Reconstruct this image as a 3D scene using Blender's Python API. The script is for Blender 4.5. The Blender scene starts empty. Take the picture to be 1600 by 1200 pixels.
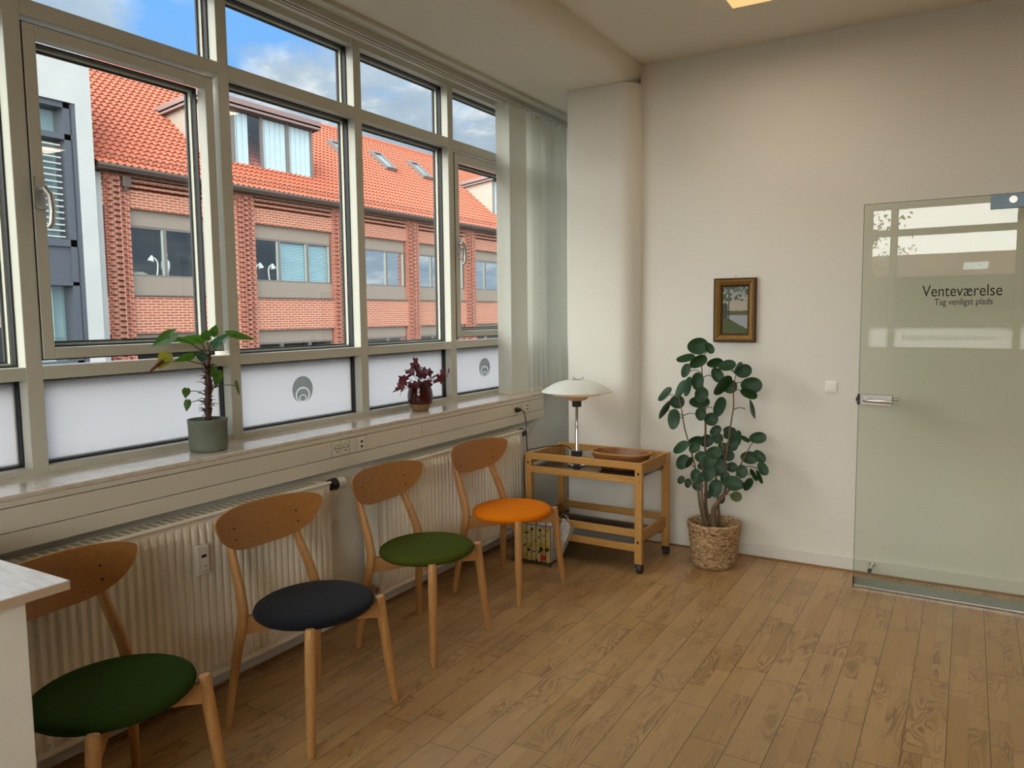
import bpy, bmesh, math, random
from mathutils import Vector, Matrix
random.seed(7)
LAMP_W = 6.5     # each square ceiling lamp
TABLE_W = 3.2     # table lamp bulb
C = bpy.context.scene.collection
SC = bpy.context.scene
PI = math.pi

# ------------------------------------------------------------------ camera
YAW, PITCH, ROLL, FPX = 0.537331428, -0.0904347061, -0.0105817311, 1197.39458
CAMH = 1.5
cf = Vector((-math.sin(YAW)*math.cos(PITCH), math.cos(YAW)*math.cos(PITCH), math.sin(PITCH)))
cr0 = Vector((math.cos(YAW), math.sin(YAW), 0)); cu0 = cr0.cross(cf)
cr = cr0*math.cos(ROLL)+cu0*math.sin(ROLL); cu = -cr0*math.sin(ROLL)+cu0*math.cos(ROLL)
cd = bpy.data.cameras.new('camera'); cam = bpy.data.objects.new('camera', cd); C.objects.link(cam)
cd.sensor_fit = 'HORIZONTAL'; cd.sensor_width = 36.0; cd.lens = FPX/1600*36
cd.clip_start = 0.05; cd.clip_end = 400
cam.matrix_world = Matrix(((cr.x, cu.x, -cf.x, 0), (cr.y, cu.y, -cf.y, 0), (cr.z, cu.z, -cf.z, CAMH), (0, 0, 0, 1)))
SC.camera = cam
SC.view_settings.view_transform = 'Standard'; SC.view_settings.look = 'None'
SC.view_settings.gamma = 1; SC.view_settings.use_curve_mapping = False
SC.view_settings.exposure = -0.10
try:
    SC.cycles.use_denoising = True
    SC.cycles.max_bounces = 10; SC.cycles.diffuse_bounces = 5; SC.cycles.glossy_bounces = 4
    SC.cycles.transmission_bounces = 6; SC.cycles.transparent_max_bounces = 16
    SC.cycles.caustics_reflective = False; SC.cycles.caustics_refractive = False
    SC.cycles.sample_clamp_indirect = 6
except Exception:
    pass

# ------------------------------------------------------------------ node helper
class NT:
    def __init__(s, tree): s.t = tree; s.n = tree.nodes; s.l = tree.links
    def new(s, typ, **kw):
        n = s.n.new(typ)
        for k, v in kw.items():
            if hasattr(n, k): setattr(n, k, v)
        return n
    def link(s, a, b): s.l.new(a, b)
    def val(s, sock, v):
        if isinstance(v, bpy.types.NodeSocket): s.l.new(v, sock)
        else:
            if isinstance(v, (tuple, list)) and len(v) == 3 and sock.type == 'RGBA': v = (*v, 1)
            sock.default_value = v
    def math(s, op, a, b=0.0, c=None, clamp=False):
        n = s.n.new('ShaderNodeMath'); n.operation = op; n.use_clamp = clamp
        s.val(n.inputs[0], a); s.val(n.inputs[1], b)
        if c is not None: s.val(n.inputs[2], c)
        return n.outputs[0]
    def mix(s, f, a, b, blend='MIX'):
        n = s.n.new('ShaderNodeMix'); n.data_type = 'RGBA'; n.blend_type = blend
        s.val(n.inputs[0], f); s.val(n.inputs[6], a); s.val(n.inputs[7], b)
        return n.outputs[2]
    def ramp(s, f, stops, interp='LINEAR'):
        n = s.n.new('ShaderNodeValToRGB'); n.color_ramp.interpolation = interp
        cr_ = n.color_ramp
        while len(cr_.elements) < len(stops): cr_.elements.new(0.5)
        for e, (p, c) in zip(cr_.elements, stops):
            e.position = p; e.color = (*c, 1) if len(c) == 3 else c
        s.val(n.inputs[0], f)
        return n.outputs[0]
    def noise(s, vec, scale, detail=3, rough=0.5, dist=0.0):
        n = s.n.new('ShaderNodeTexNoise'); s.link(vec, n.inputs['Vector'])
        n.inputs['Scale'].default_value = scale; n.inputs['Detail'].default_value = detail
        n.inputs['Roughness'].default_value = rough; n.inputs['Distortion'].default_value = dist
        return n.outputs[0]
    def coords(s, scale=(1, 1, 1), kind='Object', rot=(0, 0, 0)):
        c = s.n.new('ShaderNodeTexCoord'); m = s.n.new('ShaderNodeMapping')
        s.link(c.outputs[kind], m.inputs[0]); m.inputs['Scale'].default_value = scale
        m.inputs['Rotation'].default_value = rot
        return m.outputs[0]

# ------------------------------------------------------------------ world: a bright, broken overcast sky
w = bpy.data.worlds.new('World'); SC.world = w; w.use_nodes = True
t = NT(w.node_tree); t.n.clear()
tc = t.new('ShaderNodeTexCoord'); sep = t.new('ShaderNodeSeparateXYZ'); t.link(tc.outputs['Generated'], sep.inputs[0])
X, Y, Z = sep.outputs
zc = t.math('MAXIMUM', Z, 0.0)
den = t.math('ADD', zc, 0.22)
comb = t.new('ShaderNodeCombineXYZ'); t.link(t.math('DIVIDE', X, den), comb.inputs[0]); t.link(t.math('DIVIDE', Y, den), comb.inputs[1])
mpw = t.new('ShaderNodeMapping'); t.link(comb.outputs[0], mpw.inputs[0]); mpw.inputs['Location'].default_value = (3.1, 1.7, 0.4)
cl = t.noise(mpw.outputs[0], 1.5, 7, 0.55, 0.35)
cl2 = t.noise(mpw.outputs[0], 4.0, 5, 0.6, 0.2)
# clear blue patch to the left of the window bays, cloud to the right (direction of the street end)
az = t.math('MULTIPLY_ADD', X, -1.0, t.math('MULTIPLY', Y, -0.9))
cover = t.math('ADD', t.math('MULTIPLY_ADD', az, -0.42, 0.155), t.math('MULTIPLY', t.math('SMOOTH_MAX', t.math('SUBTRACT', az, 0.27), 0.0, 0.03), 3.2))
cm = t.math('ADD', cl, cover)
cloudmask = t.ramp(cm, [(0.52, (0, 0, 0)), (0.66, (1, 1, 1))])
blue = t.ramp(zc, [(0.0, (0.60, 0.95, 1.35)), (0.35, (0.24, 0.62, 1.32)), (1.0, (0.12, 0.35, 0.9))])
white = t.ramp(cl2, [(0.33, (0.52, 0.68, 0.90)), (0.52, (0.72, 0.86, 1.03)), (0.64, (1.25, 1.3, 1.35))])
skyc = t.mix(cloudmask, blue, white)
# brighter towards the sunlit side of the sky (behind the photographer) and the zenith
side = t.math('MULTIPLY_ADD', Y, -0.85, t.math('MULTIPLY', X, 0.16))
up = t.math('SMOOTH_MAX', t.math('ADD', side, 0.15), 0.0, 0.3)
zen = t.math('MULTIPLY', t.math('POWER', zc, 2.0), 2.2)
SKY_MUL = t.math('ADD', t.math('MULTIPLY_ADD', up, 12.0, 0.66), zen)
below = t.math('GREATER_THAN', Z, -0.02)
bg = t.new('ShaderNodeBackground')
skyc = t.mix(t.math('MULTIPLY', up, 1.4, clamp=True), skyc, (0.95, 0.92, 0.86))
t.link(t.mix(below, (0.18, 0.17, 0.16), skyc), bg.inputs[0]); t.link(SKY_MUL, bg.inputs[1])
wo = t.new('ShaderNodeOutputWorld'); t.link(bg.outputs[0], wo.inputs[0])

# ------------------------------------------------------------------ materials
def mat(name):
    m = bpy.data.materials.new(name); m.use_nodes = True
    t = NT(m.node_tree); t.n.clear()
    o = t.new('ShaderNodeOutputMaterial')
    return m, t, o
def pbsdf(t, o, col, rough=0.5, metal=0.0, spec=0.5, bump=None, bstr=0.2, bdist=0.01, trans=0.0, sheen=0.0):
    b = t.new('ShaderNodeBsdfPrincipled')
    t.val(b.inputs['Base Color'], col); t.val(b.inputs['Roughness'], rough); t.val(b.inputs['Metallic'], metal)
    t.val(b.inputs['Specular IOR Level'], spec); t.val(b.inputs['Transmission Weight'], trans); t.val(b.inputs['Sheen Weight'], sheen)
    if bump is not None:
        bn = t.new('ShaderNodeBump'); bn.inputs['Strength'].default_value = bstr; bn.inputs['Distance'].default_value = bdist
        t.link(bump, bn.inputs['Height']); t.link(bn.outputs[0], b.inputs['Normal'])
    t.link(b.outputs[0], o.inputs[0]); return b
def plain(name, col, rough=0.5, metal=0.0, spec=0.5, var=0.06, nscale=12, bstr=0.05):
    m, t, o = mat(name)
    v = t.coords(); n = t.noise(v, nscale, 3)
    c = t.mix(n, tuple(x*(1-var) for x in col), tuple(min(1, x*(1+var)) for x in col))
    pbsdf(t, o, c, rough, metal, spec, n, bstr, 0.002)
    return m
def wood(name, c1, c2, axis='z', rough=0.45, scale=1.0):
    m, t, o = mat(name)
    sc = {'x': (1.2, 14, 14), 'y': (14, 1.2, 14), 'z': (14, 14, 1.2)}[axis]
    v = t.coords(tuple(k*scale for k in sc))
    n = t.noise(v, 3.0, 5, 0.6, 1.0)
    f = t.noise(t.coords(tuple(k*9*scale for k in sc)), 3.0, 2, 0.5)
    f2 = t.ramp(f, [(0.40, (0.72, 0.72, 0.72)), (0.55, (1, 1, 1))])
    c = t.mix(t.ramp(n, [(0.3, (0, 0, 0)), (0.7, (1, 1, 1))]), c1, c2)
    c = t.mix(0.55, c, f2, 'MULTIPLY')
    pbsdf(t, o, c, rough, 0, 0.4, f, 0.08, 0.001)
    return m
def flame_wood(name, c1, c2):
    # flat-cut plywood: wavy cathedral figure across the panel
    m, t, o = mat(name)
    v = t.coords((6, 3.2, 14)); n = t.noise(v, 1.6, 4, 0.55, 0.8)
    b = t.math('FRACT', t.math('MULTIPLY', n, 15.0))
    k = t.ramp(b, [(0.0, (1, 1, 1)), (0.12, (0.35, 0.35, 0.35)), (0.4, (0, 0, 0)), (1.0, (0.3, 0.3, 0.3))])
    c = t.mix(k, c2, c1)
    pbsdf(t, o, c, 0.38, 0, 0.45, k, 0.04, 0.0006)
    return m
def fabric(name, col, sheen=0.15):
    m, t, o = mat(name)
    v = t.coords((1, 1, 1)); n = t.noise(v, 420, 2, 0.7); n2 = t.noise(v, 60, 3)
    c = t.mix(n, tuple(x*0.55 for x in col), tuple(min(1, x*1.45) for x in col))
    c = t.mix(t.math('MULTIPLY', n2, 0.3), c, tuple(x*0.7 for x in col))
    pbsdf(t, o, c, 0.95, 0, 0.15, n, 0.5, 0.001, sheen=sheen)
    return m
def glass_mat(name, tint=(0.93, 0.97, 0.95), ior=1.5, gl=1.0):
    m, t, o = mat(name)
    tr = t.new('ShaderNodeBsdfTransparent'); t.val(tr.inputs[0], tint)
    g = t.new('ShaderNodeBsdfGlossy'); g.inputs['Roughness'].default_value = 0.0
    fr = t.new('ShaderNodeFresnel'); fr.inputs[0].default_value = ior
    gn = t.new('ShaderNodeNewGeometry'); sg = t.math('SUBTRACT', 1.0, gn.outputs['Backfacing'])
    f = t.math('MULTIPLY', t.math('MULTIPLY', fr.outputs[0], gl), sg, clamp=True)
    mx = t.new('ShaderNodeMixShader'); t.link(f, mx.inputs[0]); t.link(tr.outputs[0], mx.inputs[1]); t.link(g.outputs[0], mx.inputs[2])
    t.link(mx.outputs[0], o.inputs[0]); return m
M = {}
M['wall'] = plain('wall_paint', (0.82, 0.805, 0.755), 0.85, var=0.015, nscale=60, bstr=0.12, spec=0.25)
M['rightwall'] = plain('bounce_absorbing_wall', (0.22, 0.19, 0.16), 0.85, var=0.02, nscale=40)  # unseen wall, coloured dark to cut the light bounced onto the window frames
M['ceil'] = plain('ceiling_paint', (0.79, 0.765, 0.675), 0.9, var=0.015, nscale=40, spec=0.2)
M['frame'] = plain('window_frame_paint', (0.60, 0.595, 0.515), 0.35, var=0.01, spec=0.45)
M['trunk'] = plain('trunking_enamel', (0.70, 0.66, 0.57), 0.4, var=0.02)
M['radiator'] = plain('radiator_enamel', (0.88, 0.84, 0.75), 0.3, var=0.02)
M['skirt'] = plain('skirting_paint', (0.78, 0.77, 0.73), 0.45, var=0.01)
M['gasket'] = plain('black_rubber', (0.012, 0.013, 0.018), 0.55)
M['black'] = plain('black_plastic', (0.018, 0.018, 0.02), 0.4)
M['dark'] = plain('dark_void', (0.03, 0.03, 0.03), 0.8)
M['steel'] = plain('brushed_steel', (0.62, 0.61, 0.60), 0.28, 1.0, nscale=80)
M['chrome'] = plain('chrome', (0.85, 0.85, 0.86), 0.06, 1.0)
M['alu'] = plain('anodised_aluminium', (0.55, 0.55, 0.53), 0.35, 0.9)
M['plastic'] = plain('white_plastic', (0.80, 0.78, 0.72), 0.35)
M['cream'] = plain('cream_plastic', (0.74, 0.70, 0.58), 0.35)
M['pipe'] = plain('copper_pipe', (0.45, 0.28, 0.18), 0.3, 1.0)
M['glass'] = glass_mat('window_glass')
M['doorglass'] = glass_mat('green_tinted_door_glass', (0.80, 0.83, 0.76), 1.52, 1.75)
M['glassedge'] = plain('glass_edge', (0.10, 0.16, 0.13), 0.15)
M['oak_z'] = wood('oak_upright', (0.56, 0.29, 0.105), (0.45, 0.215, 0.07), 'z')
M['oak_x'] = wood('oak_rail_x', (0.56, 0.29, 0.105), (0.45, 0.215, 0.07), 'x')
M['oak_y'] = wood('oak_rail_y', (0.56, 0.29, 0.105), (0.45, 0.215, 0.07), 'y')
M['oak_back'] = flame_wood('oak_plywood', (0.47, 0.225, 0.070), (0.34, 0.145, 0.038))
M['trol_z'] = wood('beech_upright', (0.60, 0.33, 0.10), (0.50, 0.25, 0.065), 'z')
M['trol_x'] = wood('beech_rail_x', (0.60, 0.33, 0.10), (0.50, 0.25, 0.065), 'x')
M['trol_y'] = wood('beech_rail_y', (0.54, 0.29, 0.085), (0.44, 0.22, 0.055), 'y')
M['teak'] = wood('teak_bowl', (0.31, 0.125, 0.042), (0.23, 0.085, 0.028), 'x', 0.35)
M['tray'] = plain('black_laminate', (0.022, 0.020, 0.020), 0.16)
M['slot'] = plain('olive_grille', (0.45, 0.42, 0.33), 0.6)
M['meter'] = plain('bright_white_plastic', (0.93, 0.92, 0.88), 0.35)
M['strip'] = wood('floor_edge_strip', (0.38, 0.20, 0.08), (0.28, 0.13, 0.045), 'x')
M['green1'] = fabric('dark_green_wool', (0.019, 0.040, 0.002), 0.0)
M['green2'] = fabric('moss_green_wool', (0.062, 0.078, 0.007), 0.0)
M['navy'] = fabric('charcoal_wool', (0.010, 0.011, 0.015), 0.05)
M['orange'] = fabric('orange_wool', (0.95, 0.20, 0.002), 0.0)
M['soil'] = plain('potting_soil', (0.03, 0.02, 0.014), 0.95, nscale=90, var=0.4, bstr=0.6)
M['bark'] = plain('plant_bark', (0.16, 0.105, 0.06), 0.8, nscale=60, var=0.35, bstr=0.5)
M['stem'] = plain('dark_green_stem', (0.05, 0.05, 0.025), 0.6)
M['paper'] = plain('white_paper', (0.75, 0.74, 0.70), 0.6)
M['casement'] = plain('grey_green_casement', (0.26, 0.31, 0.29), 0.5)
M['ink'] = plain('black_vinyl', (0.01, 0.01, 0.01), 0.6)
M['greyink'] = plain('grey_vinyl', (0.06, 0.07, 0.07), 0.6)
M['screw'] = plain('dark_bronze_screw', (0.08, 0.045, 0.025), 0.4, 0.6)
M['taupe'] = plain('taupe_metal_panel', (0.20, 0.168, 0.138), 0.5, var=0.03, nscale=3)
M['winframe'] = plain('dark_grey_window_frame', (0.13, 0.115, 0.11), 0.45)
M['gutter'] = plain('brown_zinc', (0.095, 0.07, 0.06), 0.45, 0.3)
M['concrete'] = plain('white_render', (0.33, 0.345, 0.345), 0.85, var=0.10, nscale=1.6)
M['slate'] = plain('slate_blue_metal', (0.055, 0.064, 0.082), 0.45)
M['louver'] = plain('pale_louver', (0.36, 0.375, 0.38), 0.5)
M['asphalt'] = plain('asphalt', (0.09, 0.09, 0.09), 0.9, nscale=30, var=0.2)
M['cheek'] = plain('beige_cladding', (0.30, 0.26, 0.225), 0.6, var=0.05, nscale=5)
M['fascia'] = plain('mauve_brown_fascia', (0.20, 0.135, 0.13), 0.5)

def mk_floor():
    m, t, o = mat('oak_parquet')
    c = t.new('ShaderNodeTexCoord'); sp = t.new('ShaderNodeSeparateXYZ'); t.link(c.outputs['Object'], sp.inputs[0])
    def swz(ox=0, oy=0):
        cb = t.new('ShaderNodeCombineXYZ')
        t.link(t.math('ADD', sp.outputs[1], ox), cb.inputs[0]); t.link(t.math('ADD', sp.outputs[0], oy), cb.inputs[1]); return cb.outputs[0]
    def brick(vec, bw, rh, off, ms, c1, c2):
        b = t.new('ShaderNodeTexBrick'); t.link(vec, b.inputs['Vector']); b.offset = off; b.offset_frequency = 2; b.squash = 1
        b.inputs['Scale'].default_value = 1; b.inputs['Brick Width'].default_value = bw; b.inputs['Row Height'].default_value = rh
        b.inputs['Mortar Size'].default_value = ms; b.inputs['Mortar Smooth'].default_value = 0.2; b.inputs['Bias'].default_value = 0
        t.val(b.inputs['Color1'], c1); t.val(b.inputs['Color2'], c2); t.val(b.inputs['Mortar'], (0, 0, 0)); return b
    # row phase per board so joints do not line up
    row = t.math('FLOOR', t.math('DIVIDE', t.math('ADD', sp.outputs[0], 0.5035+1.31*10), 0.131))
    rnd = t.math('FRACT', t.math('MULTIPLY', t.math('SINE', t.math('MULTIPLY', row, 12.9898)), 43758.5))
    cb = t.new('ShaderNodeCombineXYZ')
    t.link(t.math('MULTIPLY_ADD', rnd, 3.7, sp.outputs[1]), cb.inputs[0]); t.link(t.math('ADD', sp.outputs[0], 0.5035+1.31*10), cb.inputs[1])
    big = brick(cb.outputs[0], 0.62, 0.131, 0.0, 0.0014, (0, 0, 0), (1, 1, 1))
    cb2 = t.new('ShaderNodeCombineXYZ')
    t.link(t.math('MULTIPLY_ADD', rnd, 5.3, sp.outputs[1]), cb2.inputs[0]); t.link(t.math('ADD', sp.outputs[0], 0.5035+1.31*10), cb2.inputs[1])
    small = brick(cb2.outputs[0], 0.41, 0.0655, 0.43, 0.0004, (0, 0, 0), (1, 1, 1))
    # wood figure, shifted per block
    sh = t.new('ShaderNodeCombineXYZ')
    t.link(t.math('MULTIPLY_ADD', small.outputs[0], 7.0, t.math('MULTIPLY', sp.outputs[0], 9.0)), sh.inputs[0])
    t.link(t.math('MULTIPLY_ADD', big.outputs[0], 5.0, t.math('MULTIPLY', sp.outputs[1], 1.6)), sh.inputs[1])
    fig = t.noise(sh.outputs[0], 1.25, 1.2, 0.45, 0.9)
    rings = t.math('FRACT', t.math('MULTIPLY', fig, 15.0))
    ringk = t.ramp(rings, [(0.0, (1, 1, 1)), (0.30, (0.6, 0.6, 0.6)), (0.6, (0, 0, 0)), (0.9, (0.1, 0.1, 0.1)), (1.0, (1, 1, 1))])
    rm = t.ramp(t.noise(sh.outputs[0], 0.9, 2), [(0.48, (0.10, 0.10, 0.10)), (0.60, (1, 1, 1))])
    ringk = t.math('MULTIPLY', ringk, rm)
    fine = t.noise(t.coords((70, 4, 1)), 3, 3, 0.6)
    base = t.mix(small.outputs[0], (0.42, 0.235, 0.082), (0.53, 0.315, 0.130))
    base = t.mix(t.math('MULTIPLY', big.outputs[0], 0.45), base, (0.53, 0.33, 0.155))
    base = t.mix(t.math('MULTIPLY', ringk, 0.80), base, (0.19, 0.095, 0.035))
    base = t.mix(t.math('MULTIPLY', t.ramp(fine, [(0.35, (1, 1, 1)), (0.6, (0, 0, 0))]), 0.20), base, (0.32, 0.2, 0.10))
    worn = t.noise(t.coords((1, 1, 1)), 1.3, 5, 0.6)
    base = t.mix(t.math('MULTIPLY', t.ramp(worn, [(0.45, (0, 0, 0)), (0.65, (1, 1, 1))]), 0.40), base, (0.36, 0.24, 0.125))
    gap = t.math('MAXIMUM', t.math('MULTIPLY', big.outputs['Fac'], 1.0), t.math('MULTIPLY', small.outputs['Fac'], 0.45))
    base = t.mix(gap, base, (0.09, 0.05, 0.025))
    rough = t.math('MULTIPLY_ADD', worn, 0.22, 0.22)
    pbsdf(t, o, base, rough, 0, 0.42, t.math('SUBTRACT', t.math('MULTIPLY', fine, 0.15), gap), 0.15, 0.0015)
    return m
M['floor'] = mk_floor()

def brick_mat(name, c1, c2, mortar, sx='y', ms=0.011, bw=0.24, rh=0.0667, off=0.5):
    m, t, o = mat(name)
    c = t.new('ShaderNodeTexCoord'); sp = t.new('ShaderNodeSeparateXYZ'); t.link(c.outputs['Object'], sp.inputs[0])
    cb = t.new('ShaderNodeCombineXYZ'); t.link(sp.outputs[1 if sx == 'y' else 0], cb.inputs[0]); t.link(sp.outputs[2], cb.inputs[1])
    b = t.new('ShaderNodeTexBrick'); t.link(cb.outputs[0], b.inputs['Vector']); b.offset = off
    b.inputs['Scale'].default_value = 1; b.inputs['Brick Width'].default_value = bw; b.inputs['Row Height'].default_value = rh
    b.inputs['Mortar Size'].default_value = ms; b.inputs['Mortar Smooth'].default_value = 0.1; b.inputs['Bias'].default_value = -0.1
    t.val(b.inputs['Color1'], c1); t.val(b.inputs['Color2'], c2); t.val(b.inputs['Mortar'], mortar)
    n = t.noise(t.coords(), 3, 4)
    col = t.mix(t.math('MULTIPLY', n, 0.25), b.outputs[0], (0.30, 0.11, 0.07))
    pbsdf(t, o, col, 0.85, 0, 0.25, b.outputs['Fac'], -0.5, 0.01)
    return m
M['brick'] = brick_mat('red_brick', (0.31, 0.085, 0.045), (0.235, 0.058, 0.035), (0.44, 0.33, 0.265))
M['brickpier'] = brick_mat('red_brick_pier', (0.27, 0.072, 0.046), (0.19, 0.050, 0.034), (0.38, 0.26, 0.21), ms=0.009, bw=0.12)
def mk_tile():
    m, t, o = mat('orange_clay_tile')
    n = t.noise(t.coords(), 0.8, 3); n2 = t.noise(t.coords(), 9, 2)
    c = t.mix(n2, (0.28, 0.070, 0.035), (0.37, 0.108, 0.058)); c = t.mix(t.math('MULTIPLY', n, 0.35), c, (0.26, 0.072, 0.042))
    pbsdf(t, o, c, 0.65, 0, 0.35); return m
M['tile'] = mk_tile()

def frost(name, col, amt=0.9):
    m, t, o = mat(name)
    d = t.new('ShaderNodeBsdfDiffuse'); t.val(d.inputs[0], col)
    tl = t.new('ShaderNodeBsdfTranslucent'); t.val(tl.inputs[0], col)
    mx = t.new('ShaderNodeMixShader'); mx.inputs[0].default_value = amt
    t.link(d.outputs[0], mx.inputs[1]); t.link(tl.outputs[0], mx.inputs[2]); t.link(mx.outputs[0], o.inputs[0]); return m
M['frosted'] = frost('frosted_film', (0.72, 0.72, 0.725), 0.85)
M['frostfront'] = frost('frosted_film_front', (0.94, 0.94, 0.93), 0.96)
M['logo'] = frost('grey_film', (0.40, 0.44, 0.43), 0.6)
M['blindslat'] = frost('blind_fabric', (0.86, 0.86, 0.80), 0.38)
def leafmat(name, c1, c2, rough=0.4, tr=0.25):
    m, t, o = mat(name)
    n = t.noise(t.coords(), 25, 3)
    n1 = t.noise(t.coords(), 3.0, 2)
    c = t.mix(t.ramp(t.math('MULTIPLY_ADD', n1, 0.7, t.math('MULTIPLY', n, 0.3)), [(0.35, (0, 0, 0)), (0.65, (1, 1, 1))]), c1, c2)
    b = t.new('ShaderNodeBsdfPrincipled'); t.val(b.inputs['Base Color'], c); b.inputs['Roughness'].default_value = rough
    b.inputs['Specular IOR Level'].default_value = 0.35
    tl = t.new('ShaderNodeBsdfTranslucent'); t.link(c, tl.inputs[0])
    mx = t.new('ShaderNodeMixShader'); mx.inputs[0].default_value = tr
    t.link(b.outputs[0], mx.inputs[1]); t.link(tl.outputs[0], mx.inputs[2]); t.link(mx.outputs[0], o.inputs[0]); return m
M['leaf'] = leafmat('dark_green_leaf', (0.007, 0.036, 0.009), (0.015, 0.064, 0.016), 0.42, 0.10)
M['leaf_olive'] = leafmat('olive_leaf', (0.07, 0.10, 0.02), (0.09, 0.12, 0.02), 0.5, 0.2)
M['anth'] = leafmat('bright_green_leaf', (0.06, 0.15, 0.012), (0.09, 0.20, 0.02), 0.35, 0.55)
M['anth2'] = leafmat('blue_green_leaf', (0.035, 0.11, 0.045), (0.055, 0.14, 0.07), 0.3, 0.3)
M['yellowleaf'] = leafmat('yellowing_leaf', (0.32, 0.30, 0.03), (0.25, 0.27, 0.03), 0.5, 0.4)
M['deadleaf'] = leafmat('withered_leaf', (0.13, 0.025, 0.02), (0.30, 0.13, 0.03), 0.7, 0.2)
M['redleaf'] = leafmat('burgundy_leaf', (0.10, 0.010, 0.016), (0.16, 0.018, 0.022), 0.45, 0.3)
M['redstem'] = plain('red_brown_stem', (0.065, 0.024, 0.016), 0.6, nscale=60, var=0.5)
M['potgrey'] = plain('green_grey_ceramic', (0.17, 0.20, 0.155), 0.7, nscale=14, var=0.28, bstr=0.3)
M['glaze'] = plain('oxblood_glaze', (0.055, 0.008, 0.008), 0.08, nscale=10, var=0.3)
M['glazelow'] = plain('ochre_speckled_glaze', (0.30, 0.17, 0.08), 0.2, nscale=45, var=0.45)
M['gilt'] = plain('aged_gilt', (0.30, 0.17, 0.045), 0.4, 0.35, nscale=110, var=0.7, bstr=0.9)
M['giltdark'] = plain('dark_gilt_edge', (0.09, 0.045, 0.018), 0.5, 0.2, nscale=60, var=0.3)
M['street'] = M['asphalt']
def mk_basket():
    m, t, o = mat('woven_seagrass')
    v = t.coords((1, 1, 1)); n = t.noise(t.coords((1, 1, 2.6)), 38, 4, 0.7); n2 = t.noise(t.coords((1, 1, 3.5)), 60, 3)
    c = t.ramp(n, [(0.34, (0.10, 0.05, 0.022)), (0.48, (0.40, 0.25, 0.13)), (0.64, (0.66, 0.48, 0.28))])
    pbsdf(t, o, c, 0.8, 0, 0.25, n2, 0.4, 0.003); return m
M['basket'] = mk_basket()
def mk_sill():
    m, t, o = mat('polished_sill_stone')
    n = t.noise(t.coords((1, 1, 1)), 18, 6, 0.65, 0.6)
    c = t.ramp(n, [(0.35, (0.60, 0.52, 0.44)), (0.6, (0.72, 0.65, 0.57))])
    pbsdf(t, o, c, 0.06, 0, 1.0); return m
M['sill'] = mk_sill()
def mk_desk():
    m, t, o = mat('white_washed_desk_top')
    n = t.noise(t.coords((4, 18, 10)), 3, 5, 0.65, 0.6)
    c = t.ramp(n, [(0.35, (0.70, 0.65, 0.63)), (0.62, (0.84, 0.81, 0.80))])
    pbsdf(t, o, c, 0.3, 0, 0.5); return m
M['desktop'] = mk_desk()
M['deskedge'] = plain('desk_edge_wood', (0.55, 0.41, 0.30), 0.4)
M['deskbody'] = plain('white_desk_body', (0.86, 0.85, 0.80), 0.4)
def emis(name, col, st):
    m, t, o = mat(name)
    e = t.new('ShaderNodeEmission'); t.val(e.inputs[0], col); e.inputs[1].default_value = st
    t.link(e.outputs[0], o.inputs[0]); return m
M['lampglow'] = emis('warm_ceiling_lamp_diffuser', (1.0, 0.62, 0.25), 1.15)
M['shade'] = plain('off_white_lamp_shade', (0.72, 0.72, 0.66), 0.35)
def opal():
    m, t, o = mat('opal_inner_shade')
    d = t.new('ShaderNodeBsdfDiffuse'); t.val(d.inputs[0], (0.80, 0.74, 0.66))
    tl = t.new('ShaderNodeBsdfTranslucent'); t.val(tl.inputs[0], (0.34, 0.29, 0.24))
    mx = t.new('ShaderNodeMixShader'); mx.inputs[0].default_value = 0.5
    t.link(d.outputs[0], mx.inputs[1]); t.link(tl.outputs[0], mx.inputs[2]); t.link(mx.outputs[0], o.inputs[0]); return m
M['opal'] = opal()
M['bulb'] = emis('lamp_bulb', (1.0, 0.66, 0.34), 5.0)
M['outglass'] = None
def outglass(name, tint, refl=1.0):
    m, t, o = mat(name)
    g = t.new('ShaderNodeBsdfGlossy'); g.inputs['Roughness'].default_value = 0.01; t.val(g.inputs[0], tint)
    tr = t.new('ShaderNodeBsdfTransparent'); t.val(tr.inputs[0], (0.86, 0.93, 0.93))
    fr = t.new('ShaderNodeFresnel'); fr.inputs[0].default_value = 1.6
    gn = t.new('ShaderNodeNewGeometry'); f = t.math('MULTIPLY', t.math('MULTIPLY_ADD', fr.outputs[0], refl, 0.02, clamp=True), t.math('SUBTRACT', 1.0, gn.outputs['Backfacing']))
    mx = t.new('ShaderNodeMixShader'); t.link(f, mx.inputs[0]); t.link(tr.outputs[0], mx.inputs[1]); t.link(g.outputs[0], mx.inputs[2])
    t.link(mx.outputs[0], o.inputs[0]); return m
M['outglass'] = outglass('street_side_glazing', (0.85, 0.95, 1.0), 2.2)

def coated():
    m, t, o = mat('coated_street_glazing')
    g = t.new('ShaderNodeBsdfGlossy'); g.inputs['Roughness'].default_value = 0.01; t.val(g.inputs[0], (0.92, 0.97, 1.0))
    d = t.new('ShaderNodeBsdfDiffuse'); t.val(d.inputs[0], (0.03, 0.04, 0.045))
    mx = t.new('ShaderNodeMixShader'); mx.inputs[0].default_value = 0.85; t.link(d.outputs[0], mx.inputs[1]); t.link(g.outputs[0], mx.inputs[2])
    t.link(mx.outputs[0], o.inputs[0]); return m
M['coated'] = coated()
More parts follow.
